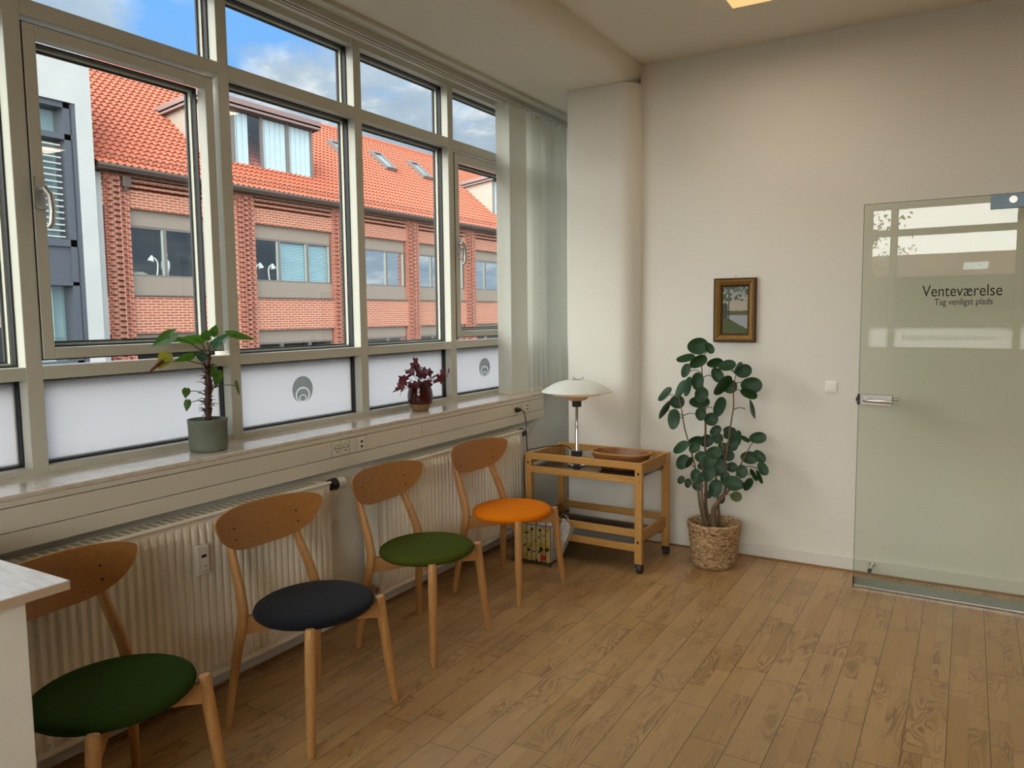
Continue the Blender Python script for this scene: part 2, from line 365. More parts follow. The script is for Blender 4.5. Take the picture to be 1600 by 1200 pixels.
# ------------------------------------------------------------------ mesh builder
LOC = {}
def thing(name, label, cat, loc=(0, 0, 0), rotz=0, group=None, kind=None):
    o = bpy.data.objects.new(name, None); C.objects.link(o); o.empty_display_size = 0.1
    o.location = loc; o.rotation_euler = (0, 0, rotz)
    tag(o, label, cat, group, kind); LOC[o.name] = Vector(loc); return o
def tag(o, label=None, cat=None, group=None, kind=None):
    if label: o['label'] = label
    if cat: o['category'] = cat
    if group: o['group'] = group
    if kind: o['kind'] = kind
    return o
class MB:
    def __init__(s): s.bm = bmesh.new()
    def box(s, x0, x1, y0, y1, z0, z1, rot=None, piv=None):
        vs = [s.bm.verts.new((x, y, z)) for z in (z0, z1) for y in (y0, y1) for x in (x0, x1)]
        for f in ((0, 2, 3, 1), (4, 5, 7, 6), (0, 1, 5, 4), (2, 6, 7, 3), (0, 4, 6, 2), (1, 3, 7, 5)):
            s.bm.faces.new([vs[i] for i in f])
        if rot is not None:
            p = Vector(piv) if piv else Vector(((x0+x1)/2, (y0+y1)/2, (z0+z1)/2))
            for v in vs: v.co = rot @ (v.co-p) + p
        return s
    def quad(s, pts):
        s.bm.faces.new([s.bm.verts.new(p) for p in pts]); return s
    def tube(s, pts, rad, seg=8, cap=True, flat=1.0, updir=None):
        pts = [Vector(p) for p in pts]; n = len(pts)
        if not isinstance(rad, (list, tuple)): rad = [rad]*n
        rings = []
        up = Vector(updir) if updir else None
        for i, p in enumerate(pts):
            d = (pts[min(i+1, n-1)]-pts[max(i-1, 0)]).normalized()
            if up is None:
                up = Vector((0, 0, 1)) if abs(d.z) < 0.9 else Vector((1, 0, 0))
            a = (up - d*up.dot(d)).normalized(); b = d.cross(a); up = a if updir is None else up
            ring = []
            for k in range(seg):
                an = 2*PI*k/seg
                ring.append(s.bm.verts.new(p + a*math.cos(an)*rad[i] + b*math.sin(an)*rad[i]*flat))
            rings.append(ring)
        for i in range(n-1):
            for k in range(seg):
                s.bm.faces.new((rings[i][k], rings[i][(k+1) % seg], rings[i+1][(k+1) % seg], rings[i+1][k]))
        if cap:
            s.bm.faces.new(list(reversed(rings[0]))); s.bm.faces.new(rings[-1])
        return s
    def lathe(s, prof, c=(0, 0, 0), seg=32, rfun=None, close=False):
        rings = []
        for (r, z) in prof:
            ring = []
            for k in range(seg):
                an = 2*PI*k/seg; rr = r if rfun is None else rfun(r, an, z)
                if isinstance(rr, tuple): px, py = rr
                else: px, py = rr*math.cos(an), rr*math.sin(an)
                ring.append(s.bm.verts.new((c[0]+px, c[1]+py, c[2]+z)))
            rings.append(ring)
        for i in range(len(rings)-1):
            for k in range(seg):
                s.bm.faces.new((rings[i][k], rings[i][(k+1) % seg], rings[i+1][(k+1) % seg], rings[i+1][k]))
        if close:
            s.bm.faces.new(list(reversed(rings[0]))); s.bm.faces.new(rings[-1])
        return s
    def prism(s, poly, axis, a0, a1):
        # poly in the two other axes (order x,y,z without axis), extruded a0..a1 along axis
        def P(u, v, a):
            return {'x': (a, u, v), 'y': (u, a, v), 'z': (u, v, a)}[axis]
        A = [s.bm.verts.new(P(u, v, a0)) for u, v in poly]; B = [s.bm.verts.new(P(u, v, a1)) for u, v in poly]
        n = len(poly)
        for i in range(n): s.bm.faces.new((A[i], A[(i+1) % n], B[(i+1) % n], B[i]))
        s.bm.faces.new(list(reversed(A))); s.bm.faces.new(B); return s
    def disc(s, c, r, axis='z', seg=20, h=0.0):
        c = Vector(c)
        ax = {'x': Vector((1, 0, 0)), 'y': Vector((0, 1, 0)), 'z': Vector((0, 0, 1))}[axis]
        s.tube([c-ax*h/2, c+ax*h/2], r, seg) if h else None
        return s
    def build(s, name, m, parent=None, smooth=None, bevel=0, local=False, bseg=2, **tags):
        bm = s.bm
        bmesh.ops.recalc_face_normals(bm, faces=bm.faces)
        if parent is not None and not local:
            off = LOC.get(parent.name)
            if off is None:
                off = Vector((0, 0, 0))
            bmesh.ops.translate(bm, verts=bm.verts, vec=-off)
        elif parent is None and not local:
            # origin at the object's base centre
            xs = [v.co.x for v in bm.verts]; ys = [v.co.y for v in bm.verts]; zs = [v.co.z for v in bm.verts]
            off = Vector(((min(xs)+max(xs))/2, (min(ys)+max(ys))/2, min(zs)))
            bmesh.ops.translate(bm, verts=bm.verts, vec=-off)
        else: off = Vector((0, 0, 0))
        me = bpy.data.meshes.new(name); 
        if smooth is not None:
            for f in bm.faces: f.smooth = True
        bm.to_mesh(me); bm.free()
        if smooth is not None and smooth < 179:
            try: me.set_sharp_from_angle(angle=math.radians(smooth))
            except Exception: pass
        for mm in (m if isinstance(m, list) else [m]): me.materials.append(mm)
        o = bpy.data.objects.new(name, me); C.objects.link(o)
        if parent is not None: o.parent = parent; LOC[o.name] = LOC.get(parent.name, Vector((0, 0, 0))) if not local else Vector((0, 0, 0))
        else: o.location = off; LOC[o.name] = off.copy()
        if bevel:
            b = o.modifiers.new('bevel', 'BEVEL'); b.width = bevel; b.segments = bseg; b.limit_method = 'ANGLE'; b.angle_limit = math.radians(40)
            b.harden_normals = False
        tag(o, **tags); return o
def R(a, ax='Z'): return Matrix.Rotation(a, 3, ax)
def copy_tree(root):
    c = root.copy(); C.objects.link(c)
    for ch in list(root.children):
        d = ch.copy(); C.objects.link(d); d.parent = c
        for g in list(ch.children):
            e = g.copy(); C.objects.link(e); e.parent = d
    return c
def at(px, py, axis, val):
    """point where the sight line through a pixel of the survey photo meets the plane axis=val"""
    d = cf + cr*((px-800)/FPX) - cu*((py-600)/FPX); o = Vector((0, 0, CAMH))
    k = (val-o[axis])/d[axis]; return o + d*k

# ================================================================== THE ROOM
YE, YB, XL, XR, ZC = 4.715, -2.85, -2.594, 5.0, 3.056
b = MB(); b.box(-2.60, XR+0.15, YB-0.1, 5.35, -0.12, 0.0); fl = b.build('floor', M['floor'], kind='structure')
b = MB(); b.box(-2.95, XR+0.15, YB-0.15, 5.45, ZC, ZC+0.15); b.build('ceiling', M['ceil'], kind='structure')
b = MB(); b.box(-2.90, XL, YB-0.1, 5.45, -0.12, 0.943); b.box(-2.95, -2.90, YB-0.1, 5.45, -0.12, 0.955)
b.build('wall_left', M['wall'], kind='structure')
b = MB(); b.box(-2.95, -2.745, YB-0.1, 5.45, 2.935, ZC); b.build('wall_left_top', M['wall'], kind='structure')
b = MB(); b.box(-1.84, XR+0.15, YE, YE+0.14, 0, ZC); b.build('wall_back', M['wall'], kind='structure')
b = MB(); b.box(-2.95, -2.20, 5.31, 5.45, 0, ZC); b.build('wall_far', M['wall'], kind='structure')
b = MB(); b.box(XR, XR+0.15, YB-0.1, YE+0.1, 0, ZC); b.build('wall_right', M['rightwall'], kind='structure')
# back wall with its window opening
b = MB(); b.box(-2.594, XR, YB-0.16, YB, 0, 0.955); b.box(-2.745, XR, YB-0.16, YB, 2.935, ZC); b.box(-2.745, -1.556, YB-0.16, YB, 0.955, 2.935); b.box(1.736, XR, YB-0.16, YB, 0.955, 2.935)
b.build('wall_front', M['wall'], kind='structure')
# beam over the windows with a rounded lower edge, and the rounded column it rests on
def arc(cx, cz, r, a0, a1, n=10): return [(cx+r*math.cos(a0+(a1-a0)*i/n), cz+r*math.sin(a0+(a1-a0)*i/n)) for i in range(n+1)]
b = MB(); b.prism([(-2.745, ZC), (-2.745, 2.932), (-1.94, 2.932)]+arc(-1.94, 3.042, 0.11, -PI/2, 0)[1:]+[(-1.83, ZC)], 'y', YB, 5.31)
b.build('trim_1', M['ceil'], smooth=30, kind='structure')
b = MB(); b.prism([(-2.288, 5.31), (-2.288, 4.58), (-1.94, 4.58)]+arc(-1.94, 4.69, 0.11, -PI/2, 0)[1:]+[(-1.83, 5.31)], 'z', 0, 2.932)
b.build('wall_column', M['wall'], smooth=30, kind='structure')
# skirting boards
b = MB(); b.box(-1.83, XR, YE-0.016, YE, 0.008, 0.082); b.build('baseboard_back', M['skirt'], bevel=0.004, kind='structure')
b = MB(); b.box(-1.83, XR, YE-0.024, YE, 0.0, 0.008); b.build('trim_2', M['strip'], kind='structure')
b = MB(); b.box(XL, XL+0.016, YB, 5.31, 0.010, 0.10); b.build('baseboard_left', M['skirt'], bevel=0.003, kind='structure')
b = MB(); b.box(XL, XL+0.024, YB, 5.31, 0.0, 0.010); b.build('trim_3', M['strip'], kind='structure')
b = MB(); b.box(-2.288, -1.95, 4.566, 4.58, 0.0, 0.082); b.build('baseboard_column', M['skirt'], kind='structure')
# stone window sill
b = MB(); b.box(-2.90, -2.523, YB, 5.31, 0.943, 0.960); b.build('trim_4', M['sill'], bevel=0.004, kind='structure')

# ---- windows
class WMap:
    """left wall: u = y, depth outwards = -x ; back wall: u = x, depth outwards = -y"""
    def __init__(s, side): s.side = side
    def box(s, b, u0, u1, d0, d1, z0, z1):
        if s.side == 'left': b.box(-2.79-d1, -2.79-d0, u0, u1, z0, z1)
        else: b.box(u0, u1, YB-d1, YB-d0, z0, z1)
    def p(s, u, d, z): return (-2.79-d, u, z) if s.side == 'left' else (u, YB-d, z)
ZR = (0.955, 0.982, 1.289, 1.335, 2.528, 2.585, 2.895, 2.935)
wn = [0]
def window(side, u0, u1, sash=False, logo=False, text=False, last=False, film=True):
    wn[0] += 1; wm = WMap(side)
    r = thing('window_%d' % wn[0], None, None, wm.p(u0, 0, ZR[0]), kind='structure')
    b = MB(); P = 0.056
    wm.box(b, u0-P, u0, 0, 0.10, ZR[0], ZR[7])
    if last: wm.box(b, u1, u1+P, 0, 0.10, ZR[0], ZR[7])
    for z0, z1 in ((ZR[0], ZR[1]), (ZR[2], ZR[3]), (ZR[4], ZR[5]), (ZR[6], ZR[7])): wm.box(b, u0, u1, 0.0005, 0.0995, z0, z1)
    b.build('frame', M['frame'], r, bevel=0.0015, bseg=1)
    panes = [(ZR[1], ZR[2], 'frosted_pane' if film else 'glass_pane'), (ZR[3], ZR[4], 'glass_pane'), (ZR[5], ZR[6], 'glass_pane')]
    g = MB(); wht = MB()
    def ring(bb, a0, a1, z0, z1, wd, d0, d1):
        wm.box(bb, a0, a0+wd, d0, d1, z0, z1); wm.box(bb, a1-wd, a1, d0, d1, z0, z1)
        wm.box(bb, a0+wd, a1-wd, d0, d1, z0, z0+wd); wm.box(bb, a0+wd, a1-wd, d0, d1, z1-wd, z1)
    for i, (z0, z1, nm) in enumerate(panes):
        a0, a1, c0, c1 = u0, u1, z0, z1; dg = 0.072
        if i == 1 and sash:
            a0, a1, c0, c1 = u0+0.003, u1-0.033, z0+0.025, z1-0.024; q = 0.040
            s_ = MB(); ring(s_, a0, a1, c0, c1, q, -0.008, 0.045); so = s_.build('sash', M['frame'], r, bevel=0.003)
            k = MB(); ring(k, a0-0.0025, a1+0.004, c0-0.004, c1+0.004, 0.004, -0.0012, 0.004); k.build('gap_seal', M['gasket'], r)
            h = MB(); hz = 1.935; hu = a0+0.018
            wm.box(h, hu-0.016, hu+0.016, -0.020, -0.008, hz-0.055, hz+0.055)
            h.tube([wm.p(hu, -0.018, hz+0.012), wm.p(hu, -0.045, hz+0.012)], 0.011, 12)
            h.tube([wm.p(hu, -0.040, hz+0.018), wm.p(hu+0.016, -0.050, hz-0.010), wm.p(hu+0.020, -0.050, hz-0.06), wm.p(hu+0.016, -0.048, hz-0.105), wm.p(hu+0.008, -0.040, hz-0.118)], [0.012, 0.012, 0.010, 0.010, 0.008], 12)
            h.build('handle', M['alu'], so, smooth=40)
            a0 += q; a1 -= q; c0 += q; c1 -= q
        ring(g, a0, a1, c0, c1, 0.006, 0.050, dg)
        ring(g, a0, a1, c0, c1, 0.020, 0.094, 0.104)
        ring(wht, a0, a1, c0, c1, 0.012, dg+0.004, 0.094)
        pm = MB(); wm.box(pm, a0, a1, dg, dg+0.004, c0, c1)
        if nm == 'frosted_pane': po = pm.build(nm, M['frosted' if side == 'left' else 'frostfront'], r, label='pane with white privacy film')
        else:
            pm = MB(); pm.quad([wm.p(a0, dg+0.002, c0), wm.p(a1, dg+0.002, c0), wm.p(a1, dg+0.002, c1), wm.p(a0, dg+0.002, c1)])
            po = pm.build(nm, M['glass'], r)
            # normal towards the room so the room side mirrors
            nrm = po.data.polygons[0].normal
            want = Vector((1, 0, 0)) if side == 'left' else Vector((0, 1, 0))
            if nrm.dot(want) < 0: po.data.flip_normals()
        if i == 0 and logo:
            lg = MB(); cu_, cz = 2.75-2.317+u0, 1.137
            def cres(cz_, ry, rz, inner):  # ellipse ring between two nested ellipses touching at the bottom
                n = 40; vo = []; vi = []
                for k_ in range(n):
                    an = 2*PI*k_/n
                    vo.append(lg.bm.verts.new(wm.p(cu_+ry*math.cos(an), dg-0.0012, cz_+rz*math.sin(an))))
                if inner:
                    (c2, r2y, r2z) = inner
                    for k_ in range(n):
                        an = 2*PI*k_/n
                        vi.append(lg.bm.verts.new(wm.p(cu_+r2y*math.cos(an), dg-0.0012, c2+r2z*math.sin(an))))
                    for k_ in range(n): lg.bm.faces.new((vo[k_], vo[(k_+1) % n], vi[(k_+1) % n], vi[k_]))
                else: lg.bm.faces.new(vo)
            cres(cz, 0.069, 0.067, (cz-0.027, 0.048, 0.040)); cres(cz-0.028, 0.040, 0.033, (cz-0.043, 0.025, 0.018)); cres(cz-0.044, 0.019, 0.014, None)
            lg.build('logo', M['logo'], po, label='grey shell-shaped emblem of nested ovals')
    g.build('gasket', M['gasket'], r); wht.build('glazing_bead', M['frame'], r)
    return r
posts = [-2.82, -1.97, -1.12, -0.268, 0.585, 1.437, 2.289, 3.138, 3.974, 4.82]
for i in range(len(posts)):
    u0 = posts[i]+0.028; u1 = (posts[i+1]-0.028) if i+1 < len(posts) else 5.31
    window('left', u0, u1, sash=(i in (2, 5, 8)), logo=(i in (1, 4, 6, 8) and i != 4))
bx = [(-1.50, -1.24), (-1.184, 0.22), (0.276, 1.68)]
for i, (a, c) in enumerate(bx): window('back', a, c, last=(i == 2))
def text_mesh(name, s, size, m, parent, loc, rot, sx=1.0, ext=0.0008, align='CENTER', **tg):
    cu_ = bpy.data.curves.new(name, 'FONT'); cu_.body = s; cu_.size = size; cu_.align_x = align; cu_.extrude = ext; cu_.resolution_u = 4
    o = bpy.data.objects.new('tmp', cu_); C.objects.link(o)
    dg_ = bpy.context.evaluated_depsgraph_get(); me = bpy.data.meshes.new_from_object(o.evaluated_get(dg_)); bpy.data.objects.remove(o)
    mtx = Matrix.Translation(Vector(loc)) @ rot.to_4x4() @ Matrix.Diagonal((sx, 1, 1, 1))
    me.transform(Matrix.Translation(-LOC[parent.name]) @ mtx)
    me.materials.clear(); me.materials.append(m); me.name = name
    r = bpy.data.objects.new(name, me); C.objects.link(r); r.parent = parent; LOC[r.name] = LOC[parent.name]; tag(r, **tg); return r
bw = bpy.data.objects['window_12']
text_mesh('lettering', 'Privat Psykiatri Center', 0.115, M['greyink'], bw, (-0.52, YB-0.066, 1.095), R(PI/2, 'X'), 1.04, label='grey lettering on the privacy film')

# ---- blinds
bl = thing('vertical_blind', 'pale vertical slat blind pushed together at the far end of the window', 'blind', (-2.65, 4.8, 0.962))
def slat(x0, y0, x1, y1, z0, z1):
    b = MB(); d = Vector((x1-x0, y1-y0, 0)); n = Vector((-d.y, d.x, 0)).normalized(); k = 5; fr = []; bk = []
    for i in range(k+1):
        f = i/k; c = Vector((x0, y0, 0))+d*f + n*0.008*math.sin(PI*f)
        fr.append(c); bk.append(c+n*0.0012)
    for a, c_ in ((z0, z1),):
        for L in (fr, bk):
            for i in range(k): b.quad([(L[i].x, L[i].y, a), (L[i+1].x, L[i+1].y, a), (L[i+1].x, L[i+1].y, c_), (L[i].x, L[i].y, c_)])
    return b.build('slat', M['blindslat'], bl, smooth=60)
SL = [(-2.755, 4.445, -2.655, 4.455), (-2.6545, 4.4555, -2.610, 4.600), (-2.69, 4.640, -2.600, 4.655), (-2.70, 4.70, -2.605, 4.725), (-2.70, 4.765, -2.605, 4.80), (-2.70, 4.835, -2.610, 4.88),
      (-2.67, 4.93, -2.62, 5.04), (-2.68, 5.03, -2.62, 5.13), (-2.67, 5.12, -2.62, 5.23)]
for k, (a, c, d, e) in enumerate(SL): slat(a, c, d, e, 0.966, 2.865 if k else 2.90)
b = MB(); b.box(-2.690, -2.630, YB+0.02, 5.30, 2.895, 2.932); b.box(-2.690, -2.684, YB+0.02, 5.30, 2.888, 2.896); b.box(-2.636, -2.630, YB+0.02, 5.30, 2.888, 2.896)
b.build('rail', M['frame'], bl)
b = MB(); b.box(-2.663, -2.657, YB+0.02, 5.30, 2.8935, 2.8955); b.build('rail_slot', M['gasket'], bl)
for k, (a, c, d, e) in enumerate(SL):
    b = MB(); b.tube([((a+d)/2, (c+e)/2, 2.86), ((a+d)/2, (c+e)/2, 2.898)], 0.004, 6); b.build('hanger', M['plastic'], bl)
    b = MB(); b.prism([(a, c-0.002), (d, e-0.002), (d, e+0.003), (a, c+0.003)], 'z', 0.962, 0.985); b.build('bottom_weight', M['cream'], bl)
b = MB(); b.box(-2.742, -2.700, YB+0.02, 5.30, 2.905, 2.932); b.box(-2.625, -2.565, YB+0.02, 5.30, 2.918, 2.932); b.box(-2.565, -2.545, YB+0.02, 5.30, 2.908, 2.932)
b.build('trim_5', M['frame'], bevel=0.003, kind='structure')

# ---- cable trunking
tk = thing('cable_trunking', 'cream cable duct running below the window sill with power sockets', 'cable duct', (XL, 2.0, 0.783))
b = MB(); b.box(XL, -2.540, YB, 4.672, 0.784, 0.942); b.build('duct', M['trunk'], tk)
for z0, z1, nm in ((0.9225, 0.943, 'top_strip'), (0.8445, 0.9195, 'cover'), (0.783, 0.8415, 'lower_cover')):
    b = MB()
    if nm == 'cover':
        for y0, y1 in ((YB, 2.597), (2.598, 2.600), (2.830, 3.28), (3.283, 4.245), (4.470, 4.672)): b.box(-2.541, -2.527, y0, y1, z0, z1)
    else: b.box(-2.541, -2.527, YB, 4.672, z0, z1)
    b.build(nm, M['trunk'], tk, bevel=0.0015, bseg=1)
def socket(y0, y1, kind):
    b = MB(); b.box(-2.541, -2.523, y0+0.0015, y1-0.0015, 0.846, 0.918); s = b.build('socket' if kind != 'blank' else 'blank_plate', M['cream'] if kind != 'blank' else M['trunk'], tk, bevel=0.002)
    c = (y0+y1)/2
    if kind == 'danish':
        b = MB()
        for dy, dz in ((-0.010, 0.004), (0.010, 0.004), (0, -0.010)): b.tube([(-2.5228, c+dy, 0.878+dz), (-2.5205, c+dy, 0.878+dz)], 0.0033, 8)
        b.tube([(-2.5222, c+0.0235*math.cos(a*PI/6), 0.876+0.0235*math.sin(a*PI/6)) for a in range(0, 7)], 0.0008, 4)
        b.build('pin_hole', M['ink'], s)
    if kind == 'data':
        b = MB()
        for dz in (0.012, -0.012): b.box(-2.5235, -2.5215, c-0.007, c+0.007, 0.880+dz-0.005, 0.880+dz+0.005)
        b.build('data_port', M['ink'], s)
for y0, y1, k in ((2.602, 2.655, 'danish'), (2.657, 2.710, 'danish'), (2.712, 2.768, 'blank'), (2.770, 2.826, 'data'), (4.25, 4.305, 'danish'), (4.307, 4.362, 'danish'), (4.364, 4.402, 'blank'), (4.404, 4.462, 'data')): socket(y0, y1, k)

# ---- radiators
def radiator(y0, y1, label, valve_y, low_y):
    r = thing('radiator', label, 'radiator', (-2.52, (y0+y1)/2, 0.11), group=None)
    b = MB(); zs = [0.112, 0.132, 0.160, 0.690, 0.728, 0.750]; am = [0, 0, 1, 1, 0, 0]
    pitch = 0.0333; n = int((y1-y0-0.03)/pitch); st = y0+((y1-y0)-n*pitch)/2
    ys = [(y0, 0)]
    for k in range(n):
        c = st+k*pitch
        ys += [(c+0.004, 0), (c+0.010, 1), (c+0.023, 1), (c+0.029, 0)]
    ys.append((y1, 0)); rows = []
    for z, a in zip(zs, am): rows.append([b.bm.verts.new((-2.4665+0.0125*q*a, y, z)) for y, q in ys])
    for i in range(len(zs)-1):
        for k in range(len(ys)-1): b.bm.faces.new((rows[i][k], rows[i][k+1], rows[i+1][k+1], rows[i+1][k]))
    b.build('front_panel', M['radiator'], r)
    b = MB(); b.box(-2.560, -2.550, y0, y1, 0.112, 0.745); b.build('rear_panel', M['radiator'], r)
    b = MB(); b.box(-2.565, -2.462, y0-0.004, y1+0.004, 0.744, 0.752); b.tube([(-2.462, y0-0.004, 0.750), (-2.462, y1+0.004, 0.750)], 0.0075, 8); b.build('top_cover', M['radiator'], r, bevel=0.002)
    b = MB()
    k = y0+0.05
    while k < y1-0.05: b.box(-2.548, -2.486, k, k+0.020, 0.7515, 0.7526); k += 0.034
    b.build('top_slot', M['slot'], r)
    b = MB(); b.box(-2.565, -2.4685, y0-0.004, y0, 0.14, 0.75); b.build('side_cover', M['radiator'], r)
    b = MB(); b.box(-2.565, -2.4685, y1, y1+0.004, 0.14, 0.75); b.build('side_cover', M['radiator'], r)
    b = MB(); b.box(XL+0.0012, -2.556, y0+0.2, y0+0.24, 0.2, 0.7); b.build('bracket', M['steel'], r)
    b = MB(); b.box(XL+0.0012, -2.556, y1-0.24, y1-0.2, 0.2, 0.7); b.build('bracket', M['steel'], r)
    v = MB(); v.tube([(-2.515, y1, 0.722), (-2.515, y1+0.052, 0.722)], 0.010, 10); v.tube([(-2.56, y1+0.03, 0.722), (-2.515, y1+0.03, 0.722)], 0.009, 10); v.tube([(-2.575, y1+0.03, 0.13), (-2.575, y1+0.03, 0.722)], 0.007, 8)
    vo = v.build('valve', M['pipe'], r, smooth=40)
    v = MB(); v.tube([(-2.515, y1+0.050, 0.722), (-2.515, y1+0.086, 0.722)], [0.026, 0.029], 14); v.build('collar', M['black'], vo)
    v = MB(); v.tube([(-2.515, y1+0.086, 0.722), (-2.515, y1+0.092, 0.722), (-2.515, y1+0.138, 0.722), (-2.515, y1+0.147, 0.722)], [0.021, 0.0275, 0.0265, 0.018], 18); v.build('thermostat_knob', M['plastic'], vo, smooth=40)
    v = MB(); v.tube([(-2.515, y0, 0.15), (-2.515, y0-0.035, 0.15)], [0.012, 0.009], 10); v.tube([(-2.47, y0-0.025, 0.145), (-2.515, y0-0.025, 0.15)], [0.016, 0.012], 10); v.build('lower_valve', M['pipe'], r, smooth=40)
    return r
r1 = radiator(0.62, 2.512, 'white ribbed radiator with a heat meter behind the black and near green chairs', 0, 0)
r2 = radiator(2.845, 4.262, 'white ribbed radiator behind the orange chair, beside the trolley', 0, 0)
b = MB(); b.prism([(1.784, 0.540), (1.838, 0.540), (1.838, 0.652), (1.784, 0.652)], 'x', -2.453, -2.432); hm = b.build('heat_meter', M['meter'], r1, bevel=0.005, label='white heat meter clipped to the ribs')
b = MB(); b.box(-2.4325, -2.431, 1.804, 1.824, 0.606, 0.616); b.build('display', M['ink'], hm)
b = MB(); b.box(-2.4325, -2.4312, 1.812, 1.828, 0.552, 0.554); b.build('label_line', M['greyink'], hm)
b = MB(); b.tube([(-2.4325, 1.820, 0.572), (-2.431, 1.820, 0.572)], 0.003, 8); b.build('button', M['greyink'], hm)

# ---- light switch, picture
b = MB(); b.box(-0.700, -0.637, YE-0.010, YE, 1.035, 1.098); sw = b.build('light_switch', M['meter'], bevel=0.003)
tag(sw, 'small white square light switch on the end wall near the glass door', 'light switch')
b = MB(); b.box(-0.690, -0.647, YE-0.0135, YE-0.0095, 1.047, 1.066); b.box(-0.690, -0.647, YE-0.0135, YE-0.0095, 1.068, 1.087); b.build('rocker', M['meter'], sw, bevel=0.001)
pc = thing('framed_painting', 'small lake landscape painting in a gilt frame above the tall plant', 'picture', (-1.222, YE, 1.317))
def frame_ring(b, x0, x1, z0, z1, prof):
    loops = []
    for o_, dy in prof:
        loops.append([b.bm.verts.new(p) for p in ((x0+o_, YE-dy, z0+o_), (x1-o_, YE-dy, z0+o_), (x1-o_, YE-dy, z1-o_), (x0+o_, YE-dy, z1-o_))])
    for i in range(len(loops)-1):
        for k in range(4): b.bm.faces.new((loops[i][k], loops[i][(k+1) % 4], loops[i+1][(k+1) % 4], loops[i+1][k]))
b = MB(); frame_ring(b, -1.349, -1.096, 1.319, 1.705, [(0.0, 0.0), (0.0, 0.030), (0.006, 0.036), (0.012, 0.034)]); b.build('outer_edge', M['giltdark'], pc)
b = MB(); frame_ring(b, -1.349, -1.096, 1.319, 1.705, [(0.012, 0.034), (0.018, 0.038), (0.032, 0.030), (0.040, 0.024), (0.043, 0.018)]); b.build('gilt_moulding', M['gilt'], pc)
b = MB(); frame_ring(b, -1.349, -1.096, 1.319, 1.705, [(0.043, 0.018), (0.045, 0.020), (0.049, 0.014), (0.052, 0.012)]); b.build('inner_slip', M['giltdark'], pc)
def mk_paint():
    m, t, o = mat('painted_landscape')
    c = t.new('ShaderNodeTexCoord'); sp = t.new('ShaderNodeSeparateXYZ'); t.link(c.outputs['Object'], sp.inputs[0])
    u = t.math('MULTIPLY_ADD', sp.outputs[0], 1/0.149, 0.5); v = t.math('MULTIPLY_ADD', sp.outputs[2], 1/0.282, -0.052/0.282)
    n = t.noise(t.coords((1, 1, 1)), 45, 4, 0.6); n2 = t.noise(t.coords((1, 1, 1)), 110, 3, 0.6)
    sky = t.ramp(v, [(0.5, (0.42, 0.36, 0.27)), (0.75, (0.38, 0.37, 0.33)), (1.0, (0.23, 0.28, 0.33))])
    col = t.mix(t.math('GREATER_THAN', t.math('MULTIPLY_ADD', n, 0.12, 0.44), v), sky, (0.085, 0.085, 0.04))       # far wood
    water = t.mix(n2, (0.27, 0.29, 0.33), (0.38, 0.39, 0.42))
    col = t.mix(t.math('LESS_THAN', v, 0.40), col, water)
    bank = t.math('LESS_THAN', v, t.math('MULTIPLY_ADD', n, 0.05, t.math('MULTIPLY_ADD', u, -0.28, 0.36)))
    grass = t.mix(n2, (0.03, 0.05, 0.012), (0.09, 0.12, 0.03)); col = t.mix(bank, col, grass)
    # trunk and foliage
    lx = t.math('ABSOLUTE', t.math('SUBTRACT', u, t.math('MULTIPLY_ADD', n, 0.05, 0.22)))
    col = t.mix(t.math('MULTIPLY', t.math('LESS_THAN', lx, 0.022), t.math('GREATER_THAN', v, 0.27)), col, (0.02, 0.018, 0.012))
    fol = t.math('MULTIPLY', t.math('GREATER_THAN', n, 0.50), t.math('GREATER_THAN', v, 0.70))
    col = t.mix(fol, col, t.mix(n2, (0.03, 0.05, 0.03), (0.10, 0.13, 0.08)))
    shr = t.math('MULTIPLY', t.math('LESS_THAN', u, 0.20), t.math('MULTIPLY', t.math('GREATER_THAN', v, 0.33), t.math('LESS_THAN', v, t.math('MULTIPLY_ADD', n, 0.2, 0.55))))
    col = t.mix(shr, col, (0.035, 0.05, 0.03))
    pbsdf(t, o, col, 0.45, 0, 0.4, n2, 0.2, 0.001); return m
b = MB(); b.box(-1.297, -1.148, YE-0.013, YE-0.004, 1.371, 1.653)
b.build('canvas', mk_paint(), pc)
b = MB(); b.tube([(-1.222, YE, 1.716), (-1.222, YE-0.012, 1.720)], 0.0025, 8); b.tube([(-1.222, YE-0.008, 1.72), (-1.222, YE-0.012, 1.703)], 0.0015, 6); b.build('hanging_nail', M['steel'], pc)

# ---- glass door standing open against the end wall
ang = math.atan2(4.436-4.451, 0.29+0.495)
dr = thing('door_1', None, None, (-0.495, 4.451, 0), ang, kind='structure'); LOC[dr.name] = Vector((0, 0, 0))
b = MB(); b.box(0, 0.83, 0.0, 0.010, 0.014, 2.054)
def mk_doorpanel():
    o = b.build('glass_panel', M['doorglass'], dr, local=True); return o
